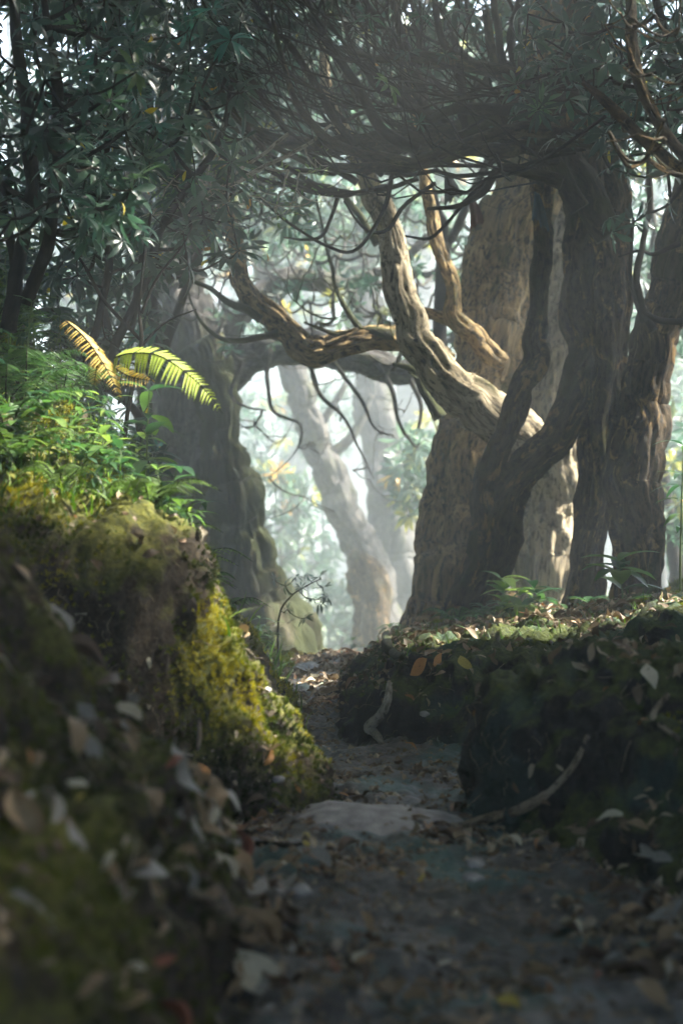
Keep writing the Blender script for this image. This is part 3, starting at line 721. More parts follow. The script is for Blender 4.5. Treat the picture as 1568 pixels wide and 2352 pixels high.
# T2: dark fluted tree right
b2 = P(1335, 1420, 9.4)
t2 = trunk_thing('fluted_tree', b2, 'dark fluted tree with a root like limb slanting down to the left')
a = Acc()
ft = [(1325, 1480, 78, 9.5), (1330, 1400, 55, 9.5), (1348, 1250, 50, 9.5), (1372, 1100, 52, 9.5), (1382, 950, 62, 9.5), (1384, 800, 74, 9.5), (1372, 620, 78, 9.5), (1362, 450, 76, 9.5), (1352, 330, 72, 9.5), (1345, 180, 58, 9.5), (1330, 0, 42, 9.5), (1320, -200, 28, 9.5)]
limb(a, [(u - .36 * w_, v, w_ * .50, d) for u, v, w_, d in ft], K=84, step=.02, flute=.10, ridge=.12, seed=14, lobes=.10)
limb(a, [(u + .46 * w_, v, w_ * .44, d - .06) for u, v, w_, d in ft], K=84, step=.02, flute=.12, ridge=.12, seed=15, lobes=.10)
limb(a, [(u + .06 * w_, v, w_ * .36, d - .15) for u, v, w_, d in ft], K=70, step=.02, flute=.12, ridge=.12, seed=16, lobes=.10)
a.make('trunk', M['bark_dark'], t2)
a = Acc()
limb(a, [(1075, 1470, 85, 9.7), (1088, 1400, 58, 9.65), (1110, 1300, 53, 9.55), (1145, 1200, 49, 9.45), (1208, 1100, 43, 9.4), (1268, 1020, 38, 9.4), (1306, 930, 38, 9.4), (1327, 820, 40, 9.45), (1335, 700, 40, 9.5), (1340, 560, 30, 9.5)], K=72, step=.02, flute=.10, ridge=.11, seed=17, lobes=.08)
a.make('limb', M['bark_dark'], t2)['label'] = 'thick limb slanting down to the bank'
a = Acc()
limb(a, [(1110, 1250, 30, 9.45), (1122, 1150, 32, 9.4), (1150, 1050, 28, 9.35), (1165, 985, 28, 9.3), (1182, 905, 27, 9.3), (1213, 835, 30, 9.3), (1236, 765, 24, 9.3), (1241, 660, 21, 9.3), (1242, 560, 20, 9.3), (1236, 460, 21, 9.3), (1240, 360, 22, 9.35), (1262, 250, 20, 9.4), (1290, 120, 16, 9.4)], K=60, step=.02, flute=.12, ridge=.14, seed=19, lobes=.05, burl=.03)
a.make('stem', M['bark_dark'], t2)['label'] = 'thin dark stem rising in front of the pale trunk'
a = Acc()
for s, kk in enumerate([
    [(1400, 540, 26), (1340, 440, 26), (1295, 365, 24), (1250, 310, 20), (1200, 255, 15), (1150, 170, 10), (1120, 20, 6)],
    [(1330, 480, 20), (1280, 400, 18), (1240, 345, 13), (1195, 330, 9), (1150, 350, 6)],
    [(1440, 260, 24), (1380, 222, 25), (1320, 212, 24), (1250, 225, 24), (1170, 255, 24), (1080, 288, 22), (960, 318, 20), (850, 330, 17), (740, 335, 14), (640, 320, 10), (540, 250, 6), (480, 120, 3)],
    [(1430, 205, 16), (1350, 190, 15), (1250, 175, 14), (1130, 150, 13), (1000, 130, 11), (880, 140, 8), (780, 110, 5)],
    [(1380, 330, 16), (1300, 310, 15), (1200, 330, 14), (1080, 350, 12), (960, 375, 11), (850, 385, 9), (740, 370, 7), (620, 330, 5), (520, 240, 3)],
    [(1290, 420, 12), (1240, 400, 11), (1180, 385, 9), (1140, 400, 7), (1110, 440, 6), (1060, 470, 4), (980, 480, 2.5)],
    [(1280, 300, 14), (1180, 300, 13), (1060, 330, 12), (930, 360, 10), (800, 340, 8), (690, 260, 6), (640, 120, 4), (620, -40, 3)]]):
    limb(a, [(u, v, w_ * 1.25) for u, v, w_ in kk], 8.9 - .22 * s, K=22, step=.03, flute=.08, ridge=.15, seed=40 + s)
a.make('upper_branches', M['bough'], t2)
# dense sagging twig thicket over the path
a = Acc(); n = 40
us = rng.uniform(1080, 1420, n); vs = 90 + rng.uniform(0, 1, n) * 340
um = rng.uniform(430, 1120, n); low = np.interp(um, [430, 560, 700, 820, 950, 1100], [300, 390, 440, 455, 440, 390]); vm = low + rng.normal(0, 22, n) - rng.exponential(110, n)
ue = um - rng.uniform(-60, 380, n); ve = rng.uniform(-250, 100, n)
dd = rng.uniform(7.2, 9.6, n)
t = np.linspace(0, 1, 22)[None, :]
def bez(a0, a1, a2, a3): return (1 - t) ** 3 * a0[:, None] + 3 * t * (1 - t) ** 2 * a1[:, None] + 3 * t * t * (1 - t) * a2[:, None] + t ** 3 * a3[:, None]
uu = bez(us, um + .45 * (us - um), um - .2 * (um - ue), ue); vv = bez(vs, vm + 60, vm + 50, ve)
D = dd[:, None] + (t - .5) * rng.normal(0, .7, (n, 1)); ph = rng.uniform(0, 99, (n, 1))
q = np.stack([t * 5 + ph, ph + 0 * t, 0 * t + ph], -1)
uu = uu + 55 * fbm(q, 4, 5) * np.minimum(1, t * 4); vv = vv + 60 * fbm(q + 31, 4, 6) * np.minimum(1, t * 4)
Cv = np.stack([(uu - U0) / F * D, D, ZC - (vv - V0) / F * D], -1)
R = (.006 + rng.exponential(.008, (n, 1))) * (1 - .6 * t)
tubes(a, Cv, R, 7)
def shoots(Cv, R, m_, lo, hi, fr, up=1.0, wob=.03):
    k = rng.integers(0, len(Cv), m_); ti = rng.integers(3, Cv.shape[1] - 2, m_); p0 = Cv[k, ti]
    L = rng.uniform(lo, hi, m_)[:, None]; T_ = norm(Cv[k, ti + 1] - Cv[k, ti - 1])
    dr = norm(np.stack([rng.normal(-.35, .45, m_), rng.normal(0, .35, m_), rng.uniform(.2, 1.3, m_) * up], -1))
    p1 = p0 + T_ * L * .3 - np.array([0, 0, 1]) * L * .04; p2 = p0 + norm(dr + T_ * .5) * L * .65 + rng.normal(0, wob, (m_, 3)); p3 = p0 + dr * L
    tt = np.linspace(0, 1, 10)[None, :, None]
    W_ = (1 - tt) ** 3 * p0[:, None] + 3 * tt * (1 - tt) ** 2 * p1[:, None] + 3 * tt * tt * (1 - tt) * p2[:, None] + tt ** 3 * p3[:, None]
    W_ = W_ + np.cumsum(rng.normal(0, .017, W_.shape), 1) * np.linspace(0, 1, 10)[None, :, None]
    R_ = np.maximum(.0022, (R[k, ti][:, None] * fr) * (1 - .6 * np.linspace(0, 1, 10)[None, :])); tubes(a, W_, R_, 5); return W_, R_
for s, kk in enumerate([[(960, 345, 13), (900, 300, 13), (840, 220, 11), (760, 110, 10), (690, -20, 8)], [(880, 400, 10), (800, 320, 10), (720, 200, 9), (640, 80, 8), (560, -40, 6)], [(1070, 300, 12), (1050, 200, 11), (1010, 90, 9), (1000, -60, 7)],
                        [(1190, 300, 12), (1170, 190, 11), (1140, 60, 9), (1110, -60, 7)], [(980, 330, 12), (960, 230, 12), (945, 120, 10), (900, -40, 8)], [(820, 420, 8), (700, 330, 8), (600, 210, 7), (520, 60, 6), (500, -60, 5)],
                        [(1290, 250, 14), (1220, 180, 12), (1180, 90, 10), (1200, -60, 8)], [(760, 440, 7), (620, 400, 7), (500, 300, 6), (430, 160, 5), (400, -20, 4)], [(1100, 280, 9), (990, 180, 9), (880, 60, 7), (800, -60, 6)]]):
    limb(a, kk, 8.2 + .12 * s, K=12, step=.03, flute=.05, ridge=.1, seed=240 + s)
W1, R1 = shoots(Cv, R, 170, .4, 1.7, .65)
W2, R2 = shoots(W1, R1, 190, .15, .7, .7)
W3 = np.concatenate([W1[::2, -1], W2[::2, -1]]); W3 = W3[rng.uniform(0, 1, len(W3)) < .8]; bl_ = Acc()
scatter(bl_, W_HI, W3, norm(rng.normal(0, .5, W3.shape) + [0, -.3, .6]), rng.uniform(.05, .12, len(W3))); bl_.make('leaves', M['rhodo'], t2)
# drooping strands at the lower left of the thicket
for s, kk in enumerate([
    [(900, 400, 6), (890, 470, 5), (860, 530, 5), (810, 575, 4), (750, 560, 4), (700, 530, 3), (640, 490, 3), (560, 420, 2)],
    [(1000, 420, 5), (930, 470, 5), (900, 520, 5), (860, 530, 4), (820, 500, 3), (790, 460, 2)],
    [(700, 450, 5), (640, 400, 4), (600, 330, 4), (520, 280, 4), (450, 200, 3), (400, 100, 3)],
    [(1140, 400, 5), (1080, 450, 5), (1040, 500, 4), (990, 545, 4), (930, 540, 2)],
    [(900, 425, 6), (780, 445, 6), (680, 430, 5), (560, 390, 5), (470, 320, 4), (400, 230, 4), (330, 80, 3)],
    [(960, 410, 6), (850, 440, 6), (740, 425, 6), (640, 370, 5), (560, 300, 5), (520, 200, 4), (500, 60, 3)],
    [(780, 440, 5), (760, 500, 4), (740, 540, 4), (700, 550, 3), (650, 545, 2)]]):
    limb(a, kk, 8.3 + .1 * s, K=8, step=.04, flute=.02, ridge=.05, seed=60 + s)
a.make('twigs', M['twig'], t2)

# T3: leaning tree at the right edge
b3 = P(1450, 1430, 9.0)
t3 = trunk_thing('leaning_tree', b3, 'dark tree at the right edge leaning out of the frame beside the fluted tree')
a = Acc()
limb(a, [(1450, 1480, 85, 9.1), (1455, 1400, 60, 9.1), (1460, 1200, 62, 9.1), (1476, 1020, 58, 9.1), (1493, 870, 48, 9.1), (1512, 740, 50, 9.1), (1550, 610, 50, 9.1), (1590, 460, 50, 9.0), (1610, 250, 45, 9.0), (1600, -100, 35, 9.0)], K=100, step=.022, flute=.10, ridge=.11, seed=23, lobes=.07)
a.make('trunk', M['bark_dark'], t3)
a = Acc()
for s, kk in enumerate([[(1500, 760, 10), (1470, 700, 8), (1462, 620, 8), (1478, 540, 7), (1490, 440, 7), (1490, 300, 5)],
                        [(1480, 740, 8), (1450, 660, 6), (1445, 580, 5), (1455, 500, 4)],
                        [(1560, 560, 9), (1500, 585, 5), (1470, 575, 4), (1420, 590, 2)],
                        [(1480, 720, 8), (1510, 735, 8), (1545, 742, 8), (1600, 740, 8)]]):
    limb(a, kk, 8.8, K=12, step=.03, seed=70 + s)
a.make('side_branches', M['twig'], t3)
# near, out of focus boughs at the upper right
tn = trunk_thing('overhanging_bough', P(1750, 520, 5.6), 'blurred near boughs crossing the upper right corner'); tn['category'] = 'branch'
a = Acc()
for s, kk in enumerate([[(1750, 520, 22), (1660, 440, 17), (1590, 385, 15), (1530, 320, 14), (1480, 240, 14), (1455, 150, 13), (1450, 30, 12), (1460, -100, 10)],
                        [(1660, 460, 15), (1560, 390, 14), (1490, 340, 13), (1430, 280, 12), (1380, 230, 9), (1340, 190, 5)]]):
    limb(a, kk, 5.6, K=20, step=.03, flute=.05, ridge=.1, seed=75 + s)
tg = np.array([P(rng.uniform(1380, 1600), rng.uniform(-30, 420), rng.uniform(4.9, 6.0)) for _ in range(55)])
_, dv, _ = grow(a, np.array([P(1590, 385, 5.6), P(1480, 240, 5.6), P(1450, 60, 5.6), P(1430, 280, 5.6)]), tg, .0025, 5)
a.make('branch', M['bark_dark'], tn)
# T4: trunk behind, lit strip
t4 = trunk_thing('background_tree', P(1262, 1425, 12.2), 'brown trunk with a bright orange sunlit edge behind the fluted tree')
a = Acc()
limb(a, [(1258, 1500, 130, 12.3), (1262, 1400, 102, 12.3), (1262, 1200, 95, 12.3), (1260, 1000, 88, 12.3), (1265, 800, 80, 12.3), (1272, 600, 72, 12.3), (1280, 400, 62, 12.3), (1290, 100, 50, 12.3), (1300, -200, 35, 12.3)], K=80, step=.03, flute=.08, ridge=.14, seed=27, lobes=.06)
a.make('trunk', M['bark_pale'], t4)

# T5: the large misty tree on the left
b5 = P(500, 1480, 14)
t5 = trunk_thing('buttressed_tree', b5, 'huge misty tree left of the path with a moss covered buttress foot')
a = Acc()
limb(a, [(420, 1600, 190), (425, 1450, 140), (435, 1200, 112), (440, 1000, 98), (432, 850, 95), (402, 700, 78), (382, 550, 62), (372, 400, 56), (355, 200, 48), (340, -100, 36)], 14.3, K=90, step=.035, flute=.10, ridge=.12, seed=33, lobes=.07)
a.make('trunk', M['bark_grey'], t5)
a = Acc()
limb(a, [(610, 1640, 190), (600, 1520, 150), (575, 1420, 112), (557, 1320, 82), (547, 1230, 64), (533, 1140, 62), (513, 1060, 46), (500, 960, 40), (482, 870, 48), (460, 780, 40)], 13.6, K=90, step=.03, flute=.12, ridge=.13, seed=35, lobes=.05, burl=.08)
a.make('buttress', M['bark_mossy'], t5)
a = Acc()
limb(a, [(455, 920, 60), (500, 865, 50), (550, 825, 42), (620, 802, 38), (700, 803, 36), (800, 828, 33), (900, 850, 29), (990, 872, 24), (1080, 900, 16)], 13.9, K=48, step=.035, flute=.10, ridge=.1, seed=37)
limb(a, [(480, 850, 30), (540, 740, 26), (610, 668, 26), (690, 645, 25), (770, 655, 22), (850, 640, 17), (930, 600, 12), (990, 540, 8)], 14.6, K=36, step=.04, flute=.10, ridge=.1, seed=38)
limb(a, [(400, 700, 30), (420, 600, 26), (460, 500, 22), (470, 380, 18), (480, 250, 12)], 14.2, K=30, step=.04, seed=39)
limb(a, [(395, 660, 28), (340, 560, 22), (260, 500, 18), (180, 400, 12), (100, 250, 8)], 14.0, K=30, step=.04, seed=36)
a.make('arching_limb', M['bark_grey'], t5)
a = Acc(); cs_ = []
for s, kk in enumerate([[(750, 810, 10), (775, 850, 9), (790, 870, 9), (835, 935, 8), (860, 985, 7), (905, 1003, 5)],
                        [(860, 830, 9), (900, 900, 8), (915, 970, 8), (945, 1022, 6), (958, 1030, 3)],
                        [(620, 800, 9), (610, 880, 8), (625, 950, 7), (690, 975, 6), (680, 1030, 5), (640, 1075, 5), (600, 1100, 4), (560, 1065, 3)],
                        [(560, 830, 7), (530, 900, 6), (560, 930, 5), (610, 940, 4)],
                        [(940, 870, 8), (965, 930, 7), (958, 980, 6)],
                        [(700, 800, 8), (735, 900, 7), (790, 960, 6), (830, 1040, 5), (860, 1100, 4)]]):
    cs_.append(limb(a, [(u, v, w_ * (.8 - .1 * j_)) for j_, (u, v, w_) in enumerate(kk)], 13.4, K=12, step=.035, flute=.08, ridge=.15, seed=90 + s)[2:, :3])
def sprays(a_, cs, m_, sp, rt):
    c_ = np.concatenate(cs); t_ = c_[rng.integers(0, len(c_), m_)] + rng.normal(0, sp, (m_, 3)) + [0, 0, -.2 * sp]
    grow(a_, c_[::3], t_, rt, 4, .1, .012, .4); return t_
sprays(a, cs_, 110, .28, .003)
tg = np.array([P(rng.uniform(460, 1250), rng.uniform(430, 830), rng.uniform(12.8, 15.5)) for _ in range(420)])
grow(a, np.array([P(550, 825, 13.9), P(700, 803, 13.9), P(900, 850, 13.9), P(610, 668, 14.6), P(770, 655, 14.6), P(470, 450, 14.2), P(1000, 540, 14.6)]), tg, .0065, 5, .3, .04, .35)
a.make('hanging_branches', M['bark_grey'], t5)
a = Acc(); pick = rng.permutation(420)[:210]
scatter(a, W_LO, tg[pick], norm(rng.normal(0, .6, (210, 3)) + [0, 0, .6]), rng.uniform(.09, .17, 210))
a.make('crown', M['far_leaf'], t5)

# T6, T7 misty trees in the middle
def simple_tree(name, keys, d, label, mat, K=40, seed=0, crown=None, group=None, lm='far_leaf', leaf=(.16, .28), twig_r=.006, extra=None):
    t_ = trunk_thing(name, P(keys[0][0], keys[0][1], d), label, group)
    a_ = Acc(); c_ = limb(a_, keys, d, K=K, step=.05, flute=.10, ridge=.12, seed=seed, lobes=.05)
    for s_, e in enumerate(extra or []): limb(a_, e, d, K=16, step=.05, seed=seed + s_ + 1)
    a_.make('trunk', M[mat], t_)
    if crown:
        (cu, cv, ru, rv, rd, nt_, nl_) = crown
        th = rng.normal(0, 1, (nt_, 3)); th = norm(th) * rng.uniform(.3, 1, (nt_, 1)) ** .5
        dd_ = d + th[:, 2] * rd; tg_ = np.stack([(cu + th[:, 0] * ru - U0) / F * dd_, dd_, ZC - (cv + th[:, 1] * rv - V0) / F * dd_], -1); tg_[:, 2] = np.where(tg_[:, 2] > 19, rng.uniform(12, 19, nt_), tg_[:, 2])
        a_ = Acc(); tubes(a_, c_[None, ::2, :3], c_[None, ::2, 3] * .3 + .01); grow(a_, c_[::4, :3], tg_, twig_r, 4, .2, .05, .38); a_.make('branches', M[mat], t_)
        a_ = Acc(); idx = rng.integers(0, nt_, nl_); jit = rng.normal(0, .12, (nl_, 3))
        scatter(a_, W_LO, tg_[idx] + jit, norm(rng.normal(0, .6, (nl_, 3)) + [0, 0, .7]), rng.uniform(*leaf, nl_))
        a_.make('crown', M[lm], t_)
    return t_
simple_tree('misty_tree', [(905, 1560, 70), (870, 1400, 50), (835, 1280, 46), (795, 1185, 40), (757, 1090, 37), (722, 1000, 34), (690, 910, 32), (660, 820, 30), (620, 700, 26), (590, 560, 22), (570, 380, 18), (560, 100, 12)], 19.5,
            'misty trunk leaning left across the bright gap', 'bark_grey', 48, 101, (720, 330, 330, 330, 3.5, 260, 900),
            extra=[[(690, 950, 12), (730, 980, 10), (760, 940, 8), (790, 880, 6)], [(740, 1060, 16), (790, 1020, 12), (830, 960, 10), (850, 900, 8)]])
simple_tree('misty_tree', [(925, 1580, 90), (915, 1430, 66), (905, 1300, 58), (892, 1150, 52), (872, 1000, 46), (852, 850, 42), (835, 700, 36), (830, 500, 30), (850, 300, 22), (870, 0, 14)], 22,
            'pale grey misty trunk left of the gnarled tree foot', 'bark_grey', 48, 104, (900, 300, 330, 330, 2.5, 260, 900))
simple_tree('misty_tree', [(855, 1480, 46), (850, 1400, 42), (842, 1345, 46), (828, 1300, 36), (812, 1262, 10)], 17.5, 'short broken dark stump leaning in the misty gap', 'bark_dark', 40, 107)
far = [  # u, d, width, lean, crown v
    (300, 19, 40, 40, 500), (60, 17, 34, -20, 500), (1010, 21, 44, -60, 450), (1560, 17, 60, 30, 600), (640, 24, 34, 50, 350), (1120, 25, 50, 20, 350), (460, 27, 40, -30, 500),
    (790, 31, 36, 30, 700), (180, 25, 50, 30, 450), (1420, 24, 46, -30, 500), (980, 34, 44, 20, 650), (560, 35, 40, -20, 650), (1280, 32, 50, 0, 500), (700, 42, 44, 10, 850), (860, 46, 50, -10, 900), (500, 48, 50, 0, 850)]
for k, (u, d, wd, ln, cv) in enumerate(far):
    d = d * 1.55
    pos = 'left' if u < 600 else ('right' if u > 950 else 'middle')
    simple_tree('misty_tree', [(u, V0 + (ZC + 3.4) / d * F, wd * 1.5), (u + ln * .1, 1500, wd * 1.15), (u + ln * .5, 1200, wd), (u + ln, 900, wd * .85), (u + ln * .8, 600, wd * .7), (u + ln * 1.5, 200, wd * .45), (u + ln * 2, -200, wd * .25)], d,
                f'faint tree trunk far off in the mist on the {pos} side', 'bark_grey', 24, 120 + k, (u + ln, cv, 380, 400, 3, 220, 650), f'faint trees far off in the mist, {pos} side', leaf=(.22, .38), twig_r=.012)
# misty rhododendrons filling the gap low down
for k, (u, v, d, ru, rv) in enumerate([(640, 1180, 20, 110, 130), (700, 1260, 23, 120, 120), (600, 1010, 24, 110, 120), (960, 1080, 16.5, 60, 120), (1060, 1000, 19, 90, 130), (800, 1420, 21, 90, 90), (730, 950, 26, 120, 110), (1560, 1150, 15, 60, 150), (1545, 1000, 18, 70, 200), (1500, 700, 20, 90, 200)]):
    d = d * 1.05; base = P(u + 30, 1560, d); s_ = empty('misty_shrub', base, ['pale shrub with drooping leaf whorls glowing in the mist', 'faint shrub low in the bright misty gap', 'washed out shrub high in the misty gap', 'grey green shrub hanging beside the gnarled trunk',
        'misty shrub behind the gnarled tree', 'low misty shrub at the end of the path', 'very faint shrub above the misty gap', 'misty teal shrub right of the leaning tree', 'tall misty shrub at the right edge', 'misty shrub behind the upper right trunks'][k], 'shrub')
    nn = 90; th = norm(rng.normal(0, 1, (nn, 3))) * rng.uniform(.2, 1, (nn, 1)) ** .5; dd_ = d + th[:, 2] * .9
    tg = np.stack([(u + th[:, 0] * ru - U0) / F * dd_, dd_, ZC - (v + th[:, 1] * rv - V0) / F * dd_], -1)
    a = Acc(); tr = np.linspace(base, P(u, v + rv * .3, d), 7); tubes(a, tr[None], np.linspace(.05, .02, 7)[None], 8); grow(a, tr[2:], tg, .005, 5); a.make('stem', M['bark_grey'], s_)
    a = Acc(); scatter(a, W_HI, tg, norm(rng.normal(0, .5, (nn, 3)) + [0, -.2, .6]), rng.uniform(.18, .27, nn)); a.make('foliage', M['far_leaf'], s_)

LIT = [(110, 900, 6.3, .2), (220, 960, 6.2, .2), (40, 1000, 5.8, .2), (360, 1500, 4.95, .13), (520, 1700, 4.9, .14), (560, 1820, 4.8, .08), (250, 1450, 5.0, .08), (330, 1120, 5.1, .24), (420, 1130, 5.1, .16), (230, 1180, 5.0, .2), (330, 1210, 4.95, .1), (560, 1560, 5.3, .13), (470, 1450, 5.0, .08), (640, 1720, 5.0, .10), (380, 870, 5.3, .3), (230, 820, 5.4, .3), (250, 1060, 5.6, .2), (120, 1120, 5.3, .18),
       (1110, 940, 9.9, .2), (1010, 870, 9.85, .13), (940, 730, 9.9, .10), (905, 590, 9.95, .13), (1335, 980, 12.1, .3), (1310, 1250, 12.1, .4), (1180, 1000, 9.9, .2), (1150, 1430, 7.6, .15), (1300, 1430, 7.0, .3), (1450, 1420, 6.8, .3), (1260, 1360, 8.5, .2), (1420, 1330, 8.2, .15),
       (740, 1560, 8.2, .28), (980, 1510, 7.2, .16), (600, 1460, 8.4, .2), (600, 1150, 13.5, .5), (1170, 1330, 8.9, .18), (1080, 790, 10.3, .18), (800, 780, 10.2, .2), (640, 730, 10.2, .15)]
def holes(c, scale=1.0):  # clears leaves along sun lines so light reaches the LIT spots
    keep = np.ones(len(c), bool)
    for (u, v, d, r) in LIT:
        q_ = c - P(u, v, d); s_ = q_ @ SUN; dist_ = np.linalg.norm(q_ - s_[:, None] * SUN, axis=1); keep &= ~((dist_ < r * scale + .12) & (s_ > .35))
    return keep
a = Acc(); nb_ = 5200; bx = rng.uniform(-40, 40, nb_); by = rng.uniform(76, 90, nb_); bz = rng.uniform(-7, 17.5, nb_)
scatter(a, W_LO, np.stack([bx, by, bz], -1), norm(rng.normal(0, .6, (nb_, 3)) + [0, 0, .6]), rng.uniform(.7, 1.3, nb_))
tag(a.make('distant_forest', M['canopy']), 'far wood dissolving in the mist', kind='stuff')
# ------------------------------------------------------------ rhododendrons upper left
def rhodo(name, label, stems, targets, d, leaf=(.12, .18), mat='rhodo', lo=False, tw='twig', mossy=None, rt=.0035):
    base = P(stems[0][0][0], stems[0][0][1], stems[0][0][3] if len(stems[0][0]) > 3 else d)
    s_ = empty(name, base, label, 'shrub'); a = Acc(); seeds = []
    for k, st in enumerate(stems): c_ = limb(a, st, d, K=16, step=.03, flute=.08, ridge=.12, seed=150 + k); seeds.append(c_[::5, :3])
    tg, dv, cnt = grow(a, np.concatenate(seeds), targets, rt, 5, .1, .03, .42)
    a.make('stem', M[tw], s_)
    a = Acc(); tipn = norm(dv * .8 + rng.normal(0, .35, dv.shape) + [0, -.25, .35])
    scatter(a, W_LO if lo else W_HI, tg, tipn, rng.uniform(*leaf, len(tg)))
    a.make('foliage', M[mat], s_)
    k_ = max(4, len(tg) // 9); a = Acc(); j_ = rng.integers(0, len(tg), k_)
    scatter(a, [blade(1, .3, 4, .3), blade(1, .26, 4, .6, .3)], tg[j_] + rng.normal(0, .06, (k_, 3)), norm(rng.normal(0, .8, (k_, 3)) + [0, -.5, .2]), rng.uniform(.04, .085, k_)); a.make('withered_leaves', M['wither'], s_)
    return s_
def cloud(n, u0, u1, v0, v1, d0, d1):
    dd_ = rng.uniform(d0, d1, n); return np.stack([(rng.uniform(u0, u1, n) - U0) / F * dd_, dd_, ZC - (rng.uniform(v0, v1, n) - V0) / F * dd_], -1)
rhodo('rhododendron', 'dark rhododendron with thick stems at the upper left edge',
      [[(20, 760, 20), (45, 600, 17), (60, 420, 16), (50, 250, 14), (30, 0, 10), (20, -150, 8)], [(60, 700, 16), (105, 540, 14), (125, 380, 13), (130, 220, 12), (105, 60, 9), (95, -100, 6)], [(40, 650, 12), (10, 500, 10), (-20, 300, 9), (-40, 100, 6)]],
      cloud(240, -80, 330, -60, 560, 5.4, 6.8), 6.0, (.07, .135))
rhodo('rhododendron', 'leafy rhododendron with drooping grey green whorls between the left edge and the twig thicket',
      [[(250, 900, 12), (270, 780, 11), (320, 660, 10), (370, 520, 9), (440, 420, 8), (500, 330, 7), (530, 200, 5)], [(180, 860, 10), (230, 700, 9), (250, 540, 9), (240, 380, 8), (270, 200, 6), (300, 40, 4)], [(300, 760, 8), (340, 560, 7), (450, 480, 6), (560, 440, 4)]],
      cloud(260, 120, 560, -50, 640, 6.8, 8.4), 7.5, (.08, .155))
rhodo('rhododendron', 'paler rhododendron in brighter light behind the leafy one at upper left',
      [[(330, 1000, 18), (340, 700, 15), (300, 450, 12), (350, 150, 8)], [(330, 900, 12), (450, 600, 9), (540, 300, 7), (600, 50, 5)]],
      np.vstack([cloud(330, 0, 700, -60, 560, 9.6, 12.5)]), 11, (.13, .19), 'rhodo', True)
rhodo('rhododendron', 'pale rhododendron showing through the gaps of the twig thicket',
      [[(1010, 800, 16), (1000, 500, 13), (900, 250, 10), (850, 0, 8)], [(1005, 600, 10), (1150, 300, 8), (1250, 50, 5)]],
      np.vstack([cloud(420, 520, 1560, -60, 400, 11.8, 14.5)]), 13, (.13, .19), 'far_leaf', True)
rhodo('rhododendron', 'dark leafy crown closing the top of the picture behind the twig thicket',
      [[(1180, 700, 12), (1190, 400, 12), (1100, 200, 10), (1000, 0, 8)], [(1185, 500, 10), (1300, 250, 8), (1420, 50, 5)], [(1190, 400, 10), (950, 220, 8), (700, 60, 5)]],
      (lambda c_: c_[holes(c_, .7)])(np.vstack([cloud(430, 380, 1600, -110, 230, 10.2, 12.5), cloud(120, 600, 1500, 200, 330, 10.8, 12.5)])), 11.5, (.14, .2), 'rhodo', True)
rhodo('rhododendron', 'dark green leafy boughs in the upper right corner',
      [[(1640, 700, 16), (1600, 400, 13), (1560, 200, 10), (1500, 0, 8)]],
      (lambda c_: c_[holes(c_, .8)])(np.vstack([cloud(150, 1180, 1640, -80, 330, 6.6, 8.3), cloud(25, 1380, 1560, 300, 560, 8, 9)])), 7.5, (.09, .15))
rhodo('rhododendron', 'hazy rhododendron filling the gap below the left rhododendrons',
      [[(180, 1150, 14), (200, 950, 12), (240, 800, 10), (230, 650, 7)], [(330, 1150, 10), (300, 950, 9), (120, 800, 7)]],
      cloud(330, -60, 370, 560, 1080, 8.2, 9.8), 9.0, (.11, .17), 'rhodo', False)
rhodo('rhododendron', 'misty rhododendron behind the leaning tree at the right edge',
      [[(1560, 1450, 16), (1530, 1200, 14), (1500, 900, 11), (1490, 600, 9), (1500, 350, 7)]],
      cloud(200, 1380, 1640, 330, 1250, 12.5, 15.5), 14, (.14, .2), 'far_leaf', False)
# the teal whorl at the top, one that stands out
s_ = empty('leaf_whorl', P(530, 90, 6.6), 'bright teal leaf whorl hanging against the dark twigs', 'leaves')
a = Acc(); tubes(a, catmull([P(530, 92, 6.6), P(500, 130, 6.7), P(470, 190, 6.9), P(440, 260, 7.2)], 10)[None], np.linspace(.004, .008, 10)[None], 6); a.make('stalk', M['twig'], s_)
a = Acc(); scatter(a, [W_HI[0], W_HI[2]], np.array([P(530, 92, 6.6), P(490, 20, 6.7), P(235, 120, 6.4)]), np.array([[0, -.9, .5], [-.3, -.3, .9], [.1, -.6, .8]]), np.array([.145, .13, .13])); a.make('leaves', M['rhodo_teal'], s_)

# lit dead bough with small leaves crossing at mid left
s_ = empty('pale_bough', P(270, 530, 7.8), 'pale lichen covered bough slanting up through small leaves at mid left', 'branch')
a = Acc()
for s, kk in enumerate([[(255, 540, 6), (330, 500, 6), (420, 468, 6), (520, 430, 6), (610, 385, 6), (700, 340, 5), (760, 290, 3)], [(400, 472, 4), (470, 480, 3), (560, 470, 2)], [(470, 450, 4), (540, 400, 4), (620, 345, 4), (660, 310, 4)], [(300, 512, 3), (200, 540, 3), (120, 520, 2)]]):
    limb(a, kk, 7.8, K=10, step=.03, seed=200 + s)
tg = cloud(75, 330, 760, 360, 500, 7.4, 8.2); grow(a, np.array([P(330, 500, 7.8), P(420, 468, 7.8), P(520, 430, 7.8), P(610, 385, 7.8), P(700, 340, 7.8)]), tg, .0018, 4)
a.make('branch', M['twig_pale'], s_)
a = Acc(); idx = rng.integers(0, 75, 520); scatter(a, [blade(1, .38, 3, .2)], tg[idx] + rng.normal(0, .05, (520, 3)), norm(rng.normal(0, .5, (520, 3)) + [0, -.3, 1]), rng.uniform(.02, .045, 520)); a.make('leaves', M['bright_herb'], s_)

